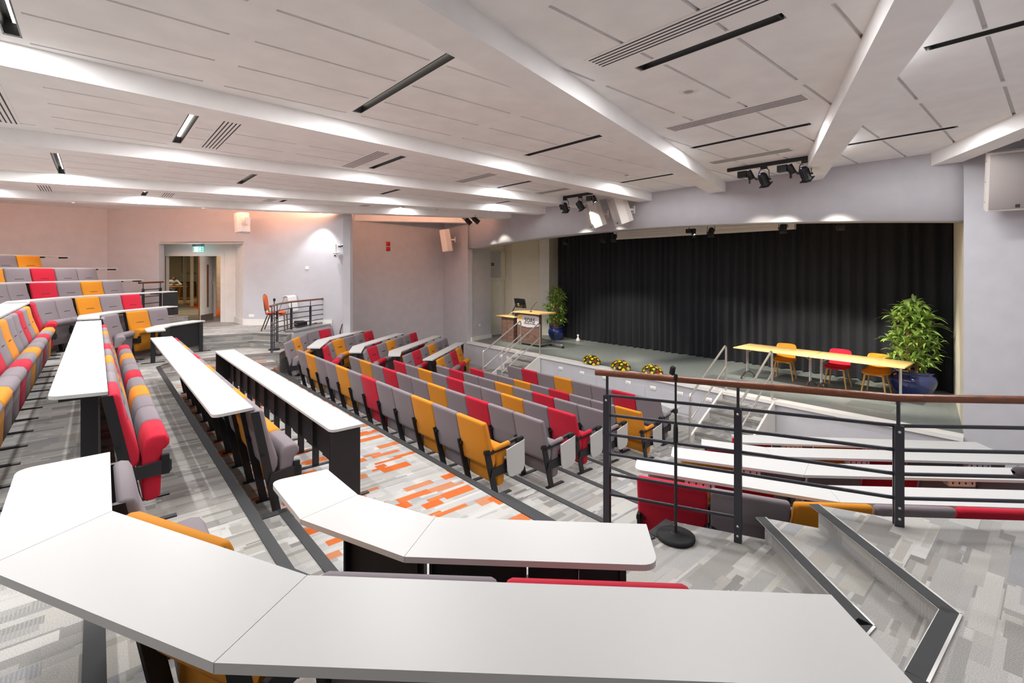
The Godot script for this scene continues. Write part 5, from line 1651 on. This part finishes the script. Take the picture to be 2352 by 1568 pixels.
	for x in [-1.0, 1.0]:
		for z in [-1.0, 1.0]:
			part(stl, "leg", tube([Vector3(x * 0.10, 0.40, z * 0.12), Vector3(x * 0.15, 0.0, z * 0.18)], 0.022, 7), M.oak_leg)
	var tb := thing("lobby_table", "wooden trestle table with angled legs in the lobby", "table", V(32.0, 3.05, 1.64), 0.0)
	part(tb, "table_top", box(Vector3(1.5, 0.04, 0.8)), M.oak_leg, Vector3(0, 0.73, 0))
	for x in [-0.55, 0.45]:
		for z in [-1.0, 1.0]:
			part(tb, "leg", tube([Vector3(x, 0.71, z * 0.18), Vector3(x - 0.12, 0.0, z * 0.34)], 0.035, 6), M.oak_leg)
	person(V(32.75, 3.25, 1.64))
	var pin := thing("wall_conduit", "grey metal conduit pipe on the lobby end wall", "pipe")
	part(pin, "pipe", tube([V(36.45, 4.05, -1.15), V(36.45, 4.05, 0.1), V(36.45, 4.12, 0.2), V(36.45, 4.9, 0.2)], 0.03, 8), M.aluminium)
	var bk := thing("lobby_counter", "dark counter along the lobby end wall behind the seated person", "counter", V(36.1, 3.6, 1.64))
	part(bk, "body", box(Vector3(2.2, 0.86, 0.4)), M.door_oak, Vector3(0, 0.43, 0))
	part(bk, "top", box(Vector3(2.3, 0.04, 0.46)), M.rubber, Vector3(0, 0.88, 0))

# ---- seated figure as one continuous surface (surface nets over smooth-joined capsules)
func person(at: Vector3):
	var o := thing("person", "person in a pale grey top leaning on the lobby table with folded arms", "person", at, 0.0)
	var dz := Vector3(0, 0, 1)
	# faces +z (towards the hall); seated behind the table
	var torso := [[Vector3(0, 0.48, -0.05), Vector3(0, 0.75, 0.02), 0.15, 0.16], [Vector3(0, 0.75, 0.02), Vector3(0, 1.0, 0.16), 0.16, 0.15], [Vector3(-0.17, 1.02, 0.16), Vector3(0.17, 1.02, 0.16), 0.075, 0.075], [Vector3(0, 1.02, 0.17), Vector3(0, 1.10, 0.22), 0.055, 0.05], [Vector3(0.19, 1.0, 0.17), Vector3(0.34, 0.83, 0.30), 0.058, 0.05], [Vector3(0.34, 0.83, 0.30), Vector3(0.08, 0.815, 0.42), 0.048, 0.04], [Vector3(-0.19, 1.0, 0.17), Vector3(-0.34, 0.83, 0.30), 0.058, 0.05], [Vector3(-0.34, 0.83, 0.30), Vector3(-0.06, 0.825, 0.40), 0.048, 0.04]]
	var b := part(o, "body", nets(torso, 0.024), M.shirt_grey)
	part(o, "trousers", nets([[Vector3(0.09, 0.48, -0.02), Vector3(0.12, 0.47, 0.38), 0.085, 0.065], [Vector3(0.12, 0.47, 0.38), Vector3(0.13, 0.06, 0.30), 0.062, 0.045], [Vector3(-0.09, 0.48, -0.02), Vector3(-0.12, 0.47, 0.38), 0.085, 0.065], [Vector3(-0.12, 0.47, 0.38), Vector3(-0.13, 0.06, 0.30), 0.062, 0.045], [Vector3(0.13, 0.04, 0.28), Vector3(0.14, 0.035, 0.44), 0.04, 0.035], [Vector3(-0.13, 0.04, 0.28), Vector3(-0.14, 0.035, 0.44), 0.04, 0.035], [Vector3(-0.08, 0.5, -0.04), Vector3(0.08, 0.5, -0.04), 0.11, 0.11]], 0.026), M.trousers_black)
	part(o, "head", nets([[Vector3(0, 1.16, 0.24), Vector3(0, 1.20, 0.25), 0.078, 0.085], [Vector3(0, 1.12, 0.28), Vector3(0, 1.13, 0.27), 0.055, 0.06], [Vector3(0, 1.165, 0.335), Vector3(0, 1.145, 0.345), 0.012, 0.016], [Vector3(0.082, 1.16, 0.24), Vector3(0.085, 1.18, 0.24), 0.014, 0.016], [Vector3(-0.082, 1.16, 0.24), Vector3(-0.085, 1.18, 0.24), 0.014, 0.016]], 0.012), M.skin_brown)
	part(o, "hair", nets([[Vector3(0, 1.22, 0.22), Vector3(0, 1.23, 0.25), 0.085, 0.075]], 0.014), M.hair_grey)
	for s in [-1.0, 1.0]:
		var hand := []
		var h0 := Vector3(s * 0.06, 0.82, 0.42)
		hand.append([h0, h0 + Vector3(-s * 0.07, 0, 0.01), 0.026, 0.03])
		for k in 4:
			var f0 := h0 + Vector3(-s * 0.08, 0.0, -0.02 + k * 0.018)
			hand.append([f0, f0 + Vector3(-s * (0.06 - absf(k - 1.5) * 0.008), -0.006, 0.0), 0.010, 0.008])
		hand.append([h0 + Vector3(-s * 0.03, 0.005, -0.02), h0 + Vector3(-s * 0.075, 0.0, -0.045), 0.011, 0.009])
		part(o, "hand", nets(hand, 0.008), M.skin_brown)
	var stool := thing("lobby_stool", "dark stool under the person in the lobby", "stool", at)
	part(stool, "seat", lathe([[0.0, 0.34], [0.17, 0.34], [0.18, 0.36], [0.0, 0.37]], 16), M.rubber, Vector3(0, 0, -0.03))
	for k in 4:
		var a := TAU * (k + 0.5) / 4
		part(stool, "leg", tube([Vector3(cos(a) * 0.11, 0.35, sin(a) * 0.11 - 0.03), Vector3(cos(a) * 0.19, 0.0, sin(a) * 0.19 - 0.03)], 0.016, 6), M.oak_leg)

func nets(bones: Array, cell: float) -> ArrayMesh:
	var lo := Vector3.ONE * 99.0
	var hi := -lo
	for q in bones:
		var r: float = maxf(q[2], q[3]) + cell * 2
		for p in [q[0], q[1]]:
			lo = lo.min(p - Vector3.ONE * r)
			hi = hi.max(p + Vector3.ONE * r)
	var n := Vector3i(((hi - lo) / cell).ceil()) + Vector3i.ONE * 2
	var val := PackedFloat32Array()
	val.resize(n.x * n.y * n.z)
	var k := 0.035
	for x in n.x:
		for y in n.y:
			for z in n.z:
				var p := lo + Vector3(x, y, z) * cell
				var d := 1.0
				for q in bones:
					var ab: Vector3 = q[1] - q[0]
					var u: float = clampf((p - q[0]).dot(ab) / maxf(ab.length_squared(), 1e-6), 0, 1)
					var e: float = p.distance_to(q[0] + ab * u) - lerpf(q[2], q[3], u)
					var h := clampf(0.5 + 0.5 * (d - e) / k, 0, 1)
					d = lerpf(d, e, h) - k * h * (1 - h)
				val[(x * n.y + y) * n.z + z] = d
	var at := {}
	var st := ST()
	st.set_smooth_group(0)
	var corner := func(x: int, y: int, z: int) -> float: return val[(x * n.y + y) * n.z + z]
	for x in n.x - 1:
		for y in n.y - 1:
			for z in n.z - 1:
				var acc := Vector3.ZERO
				var c := 0
				for e in [[0, 0, 0, 1, 0, 0], [0, 1, 0, 1, 1, 0], [0, 0, 1, 1, 0, 1], [0, 1, 1, 1, 1, 1], [0, 0, 0, 0, 1, 0], [1, 0, 0, 1, 1, 0], [0, 0, 1, 0, 1, 1], [1, 0, 1, 1, 1, 1], [0, 0, 0, 0, 0, 1], [1, 0, 0, 1, 0, 1], [0, 1, 0, 0, 1, 1], [1, 1, 0, 1, 1, 1]]:
					var a: float = corner.call(x + e[0], y + e[1], z + e[2])
					var b: float = corner.call(x + e[3], y + e[4], z + e[5])
					if (a < 0) != (b < 0):
						var u := a / (a - b)
						acc += Vector3(lerpf(e[0], e[3], u), lerpf(e[1], e[4], u), lerpf(e[2], e[5], u))
						c += 1
				if c: at[Vector3i(x, y, z)] = lo + (Vector3(x, y, z) + acc / c) * cell
	var ax := [Vector3i(1, 0, 0), Vector3i(0, 1, 0), Vector3i(0, 0, 1)]
	for key in at:
		for d in 3:
			var e: Vector3i = ax[d]
			var u: Vector3i = ax[(d + 1) % 3]
			var v: Vector3i = ax[(d + 2) % 3]
			var a: float = corner.call(key.x, key.y, key.z)
			var q: Vector3i = key + e
			var b: float = corner.call(q.x, q.y, q.z)
			if (a < 0) != (b < 0) and at.has(key - u) and at.has(key - v) and at.has(key - u - v):
				quad(st, at[key], at[key - u], at[key - u - v], at[key - v], Vector3(e) * (1.0 if a < 0 else -1.0))
	return fin(st)

# ------------------------------------------------------------------ fittings
func build_fittings():
	# microphone stand by the near railing
	var ms := thing("microphone_stand", "black microphone stand with round base and empty clip by the near railing", "microphone stand", V(1.867, 3.2, 1.96))
	part(ms, "base", lathe([[0.0, 0.0], [0.128, 0.0], [0.135, 0.008], [0.135, 0.026], [0.120, 0.034], [0.03, 0.042], [0.028, 0.05], [0.0, 0.05]], 40), M.rubber)
	part(ms, "base_ring", lathe([[0.022, 0.042], [0.028, 0.046], [0.034, 0.042]], 20), M.black_metal)
	part(ms, "lower_tube", tube([Vector3(0, 0.04, 0), Vector3(0, 0.74, 0)], 0.011, 12), M.black_metal)
	part(ms, "clutch", lathe([[0.0, 0.70], [0.016, 0.70], [0.017, 0.72], [0.017, 0.80], [0.013, 0.84], [0.0, 0.84]], 14), M.rubber)
	part(ms, "upper_tube", tube([Vector3(0, 0.8, 0), Vector3(0, 1.16, 0)], 0.008, 10), M.black_metal)
	part(ms, "clip_joint", rbox(Vector3(0.02, 0.05, 0.026), 0.005), M.rubber, Vector3(0, 1.175, 0))
	part(ms, "clip", rbox(Vector3(0.035, 0.075, 0.034), 0.008), M.rubber, Vector3(-0.01, 1.225, -0.02), Basis(Vector3(0.7, 0, 0.7).normalized(), 0.55))
	var ms2 := thing("microphone_stand", "black microphone stand with a round base on the landing behind the far railing", "microphone stand", V(12.72, 3.30, 1.96))
	part(ms2, "base", lathe([[0.0, 0.0], [0.13, 0.0], [0.13, 0.025], [0.02, 0.04], [0.0, 0.04]], 24), M.rubber)
	part(ms2, "tube", tube([Vector3(0, 0.03, 0), Vector3(0, 1.20, 0)], 0.011, 8), M.black_metal)
	part(ms2, "clip", rbox(Vector3(0.05, 0.07, 0.05), 0.01), M.rubber, Vector3(0, 1.23, 0))
	banquet_chair()
	flip_stand()
	# amplifier box and cable on the landing
	var am := thing("equipment_case", "small black equipment case on the landing under the white easel sheet", "case", V(14.35, 4.42, 1.64))
	part(am, "case", rbox(Vector3(0.26, 0.16, 0.36), 0.012), M.rubber, Vector3(0, 0.10, 0))
	for k in 5:
		part(am, "vent", box(Vector3(0.004, 0.02, 0.03)), M.aluminium, Vector3(-0.131, 0.10, -0.12 + k * 0.06))
	var cb := thing("power_cable", "black cable looping from the landing floor to the wall socket", "cable")
	part(cb, "lead", tube([V(14.35, 4.6, 1.60), V(14.5, 4.95, 1.55), V(14.36, 5.20, 1.60), V(14.2, 5.35, 1.75), V(14.05, 5.45, 1.95), V(13.98, 5.42, 1.80), V(13.95, 5.46, 1.62), V(13.90, 5.53, 1.52)], 0.012, 6), M.rubber)
	# wall plates
	var q := Basis(Vector3(1, 0, 1).normalized(), Vector3.UP, Vector3(-1, 0, 1).normalized())
	for p in [[15.93, 3.50, 1.37, "double socket nearest the doorway recess"], [15.37, 4.06, 1.37, "double socket behind the far microphone stand"]]:
		var o := thing("wall_socket", "white " + p[3], "socket", V(p[0], p[1], p[2]), 0.0, "wall plates")
		part(o, "plate", rbox(Vector3(0.16, 0.09, 0.014), 0.004), M.plastic_white, Vector3.ZERO, q)
		for s in [-0.04, 0.04]:
			part(o, "switch", box(Vector3(0.02, 0.03, 0.004)), M.plastic_white, q * Vector3(s, 0.015, 0.009), q)
	var one := thing("wall_socket", "white single socket with a black plug and cable", "socket", V(13.90, 5.54, 1.50), 0.0, "wall plates")
	part(one, "plate", rbox(Vector3(0.10, 0.10, 0.014), 0.004), M.plastic_white, Vector3.ZERO, q)
	part(one, "plug", rbox(Vector3(0.05, 0.05, 0.05), 0.01), M.rubber, q * Vector3(0, 0, 0.03), q)
	var sw := thing("wall_switch", "small white control plate on the lit grey wall", "switch", V(14.72, 4.72, -0.06), 0.0, "wall plates")
	part(sw, "plate", rbox(Vector3(0.10, 0.10, 0.03), 0.006), M.plastic_white, Vector3.ZERO, q)
	# wall camera
	var cam := thing("wall_camera", "white dome camera hanging from a bracket on the lit grey wall", "camera", V(14.02, 5.40, -0.72))
	part(cam, "wall_box", rbox(Vector3(0.09, 0.09, 0.03), 0.006), M.plastic_white, q * Vector3(0.13, 0.0, 0.0), q)
	part(cam, "arm", box(Vector3(0.22, 0.03, 0.05)), M.plastic_white, q * Vector3(-0.02, 0.03, 0.10), q)
	part(cam, "cable", tube([q * Vector3(0.13, 0.0, 0.03), q * Vector3(0.08, -0.04, 0.08), q * Vector3(0.02, -0.03, 0.10)], 0.018, 8), M.rubber)
	part(cam, "drop", tube([q * Vector3(-0.04, 0.03, 0.14), q * Vector3(-0.04, -0.22, 0.14)], 0.028, 10), M.plastic_white)
	part(cam, "shelf", rbox(Vector3(0.20, 0.015, 0.16), 0.004), M.plastic_white, q * Vector3(-0.04, -0.22, 0.14), q)
	part(cam, "dome", lathe([[0.0, -0.12], [0.04, -0.11], [0.062, -0.06], [0.06, 0.0], [0.0, 0.0]], 16), M.plastic_white, q * Vector3(-0.04, -0.23, 0.14))
	part(cam, "lens", lathe([[0.0, 0.01], [0.022, 0.008], [0.024, 0.0]], 12), M.rubber, q * Vector3(-0.03, -0.30, 0.195), Basis(Vector3.RIGHT, PI / 2).rotated(Vector3.UP, -PI / 4))
	# fire alarm and beacon on the side wall
	for p in [[15.52, 7.72, -0.74, "lower dome of the red fire alarm pair"], [15.52, 7.72, -0.92, "upper dome of the red fire alarm pair"]]:
		var o := thing("fire_alarm", p[3], "alarm", V(p[0], p[1], p[2]), 0.0, "fire alarms")
		part(o, "dome", lathe([[0.0, 0.06], [0.04, 0.05], [0.06, 0.02], [0.065, 0.0]], 16), M.red_plastic, Vector3.ZERO, Basis(Vector3.RIGHT, PI / 2))
		part(o, "base", rbox(Vector3(0.14, 0.14, 0.04), 0.01), M.red_plastic, Vector3(0, 0, -0.01))
	var fa := thing("fire_alarm", "single red fire alarm dome above the stage door", "alarm", V(14.68, 11.55, -0.62), 0.0, "fire alarms")
	part(fa, "dome", lathe([[0.0, 0.06], [0.04, 0.05], [0.06, 0.02], [0.065, 0.0]], 16), M.red_plastic, Vector3.ZERO, Basis(Vector3.RIGHT, PI / 2))
	part(fa, "base", rbox(Vector3(0.14, 0.14, 0.04), 0.01), M.red_plastic, Vector3(0, 0, -0.02))
	var pn := thing("wall_sign", "small framed notice above the stage door", "sign", V(14.68, 11.62, -0.22))
	part(pn, "frame", box(Vector3(0.40, 0.20, 0.02)), M.cream_paint)
	part(pn, "notice", box(Vector3(0.34, 0.14, 0.004)), M.vinyl_patch, Vector3(0, 0, 0.012))
	var ps := thing("wall_socket", "white plate on the grey pier beside the stage", "socket", V(14.06, 10.62, 2.02), 0.0, "wall plates")
	part(ps, "plate", rbox(Vector3(0.09, 0.09, 0.014), 0.004), M.plastic_white, Vector3.ZERO, Basis(Vector3.UP, 0.22))
	# sockets on the stage front
	var k := 0
	for t in [9.42, 8.62, 7.85, 7.12, 6.42, 5.72, 5.05]:
		var o := thing("stage_socket", "white double socket along the pale stage front", "socket", V(t, 9.99, 2.80), 0.0, "stage front sockets")
		part(o, "plate", rbox(Vector3(0.014, 0.09, 0.155), 0.004), M.plastic_white)
		part(o, "switch", box(Vector3(0.004, 0.012, 0.06)), M.lectern_panel, Vector3(-0.009, 0.0, 0))
	for t in [12.1, 11.75]:
		var o := thing("stage_socket", "white socket plate on the stage front beyond the lectern steps", "socket", V(t, 9.99, 2.84), 0.0, "stage front sockets")
		part(o, "plate", rbox(Vector3(0.014, 0.13, 0.11), 0.004), M.plastic_white)
		part(o, "switch", box(Vector3(0.004, 0.012, 0.04)), M.lectern_panel, Vector3(-0.009, 0.0, 0))
	# ceiling devices
	for p in [[3.05, 2.72, -1.85, "round ceiling loudspeaker near the large slot light"], [2.55, 4.62, -1.85, "round ceiling disc over the near landing"]]:
		var o := thing("ceiling_disc", "white " + p[3], "ceiling fitting", V(p[0], p[1], p[2]), 0.0, "ceiling fittings")
		part(o, "rim", lathe([[0.0, -0.012], [0.05, -0.012], [0.06, -0.016], [0.09, -0.010], [0.10, 0.0]], 28), M.plastic_white)
		part(o, "grille", lathe([[0.0, -0.013], [0.048, -0.0125]], 20), M.grille_white)
	for p in [[5.55, 7.75, -1.85, "above the track left of the stage"], [12.4, 7.75, -1.85, "near the alarm wall"], [14.1, -0.35, -1.85, "over the top rows"]]:
		var o := thing("smoke_detector", "white smoke detector " + p[3], "detector", V(p[0], p[1], p[2]), 0.0, "ceiling fittings")
		part(o, "base", lathe([[0.0, -0.02], [0.06, -0.02], [0.065, 0.0]], 20), M.plastic_white)
		part(o, "sensor", lathe([[0.0, -0.06], [0.02, -0.058], [0.036, -0.035], [0.04, -0.02]], 16), M.plastic_white)
		part(o, "sensor_gap", lathe([[0.041, -0.03], [0.044, -0.026], [0.041, -0.022]], 16), M.socket_hole)
	# arm of the seat cut by the frame edge
	var ar := thing("armchair_arm", "brown padded arm of a chair at the near landing edge", "chair", V(0.10, 3.62, 1.64))
	part(ar, "arm_pad", rbox(Vector3(0.07, 0.05, 0.42), 0.02), M.charcoal_fabric, Vector3(0, 0.62, 0.1), Basis(Vector3.UP, 0.6))
	part(ar, "arm_post", box(Vector3(0.04, 0.62, 0.04)), M.black_metal, Vector3(0.02, 0.31, 0.16))

func banquet_chair():
	var o := thing("banquet_chair", "orange upholstered banquet chair with bronze legs behind the far railing", "chair", V(14.2, 3.72, 1.64), deg_to_rad(-25.0))
	var bz := mat("bronze", Color8(96, 88, 80), 0.4, 0.6)
	# local: faces +x
	part(o, "seat", rbox(Vector3(0.44, 0.08, 0.44), 0.03), M.orange_fabric, Vector3(0.02, 0.46, 0))
	var prof := [Vector2(-0.19, 0.0), Vector2(0.19, 0.0), Vector2(0.20, 0.30), Vector2(0.17, 0.38), Vector2(0.11, 0.42), Vector2(-0.11, 0.42), Vector2(-0.17, 0.38), Vector2(-0.20, 0.30)]
	part(o, "backrest", ext(prof, 0.05, 0.015, 0), M.orange_fabric, Vector3(-0.22, 0.54, 0), Basis(Vector3(0, 0, 1), 0.12) * Basis(Vector3.UP, PI / 2))
	part(o, "back_frame", tube([Vector3(-0.20, 0.44, 0.2), Vector3(-0.24, 0.70, 0.215), Vector3(-0.275, 0.92, 0.16), Vector3(-0.28, 0.97, 0.06), Vector3(-0.28, 0.97, -0.06), Vector3(-0.275, 0.92, -0.16), Vector3(-0.24, 0.70, -0.215), Vector3(-0.20, 0.44, -0.2)], 0.013, 8), bz)
	for z in [-1.0, 1.0]:
		part(o, "leg", tube([Vector3(0.22, 0.42, z * 0.2), Vector3(0.25, 0.39, z * 0.205), Vector3(0.26, 0.0, z * 0.215)], 0.015, 8), bz)
		part(o, "leg", tube([Vector3(-0.17, 0.42, z * 0.2), Vector3(-0.32, 0.0, z * 0.21)], 0.015, 8), bz)

func flip_stand():
	var o := thing("easel_stand", "white sheet draped over a thin metal easel beside the orange banquet chair", "easel", V(14.75, 4.30, 1.64), deg_to_rad(-45.0))
	for s in [-1.0, 1.0]:
		part(o, "leg", tube([Vector3(-0.04, 0.86, s * 0.22), Vector3(0.16, 0.0, s * 0.34)], 0.009, 6), M.aluminium)
		part(o, "leg", tube([Vector3(-0.10, 0.86, s * 0.22), Vector3(-0.42, 0.0, s * 0.30)], 0.009, 6), M.aluminium)
	part(o, "top_bar", tube([Vector3(-0.07, 0.87, -0.3), Vector3(-0.07, 0.87, 0.3)], 0.01, 6), M.aluminium)
	var prof := [Vector2(0.07, 0.45), Vector2(0.0, 0.86), Vector2(-0.04, 0.89), Vector2(-0.10, 0.89), Vector2(-0.16, 0.84), Vector2(-0.165, 0.835), Vector2(-0.11, 0.902), Vector2(-0.035, 0.903), Vector2(0.012, 0.87), Vector2(0.085, 0.45)]
	part(o, "sheet", ext(prof, 0.46, 0.0), M.plastic_white)
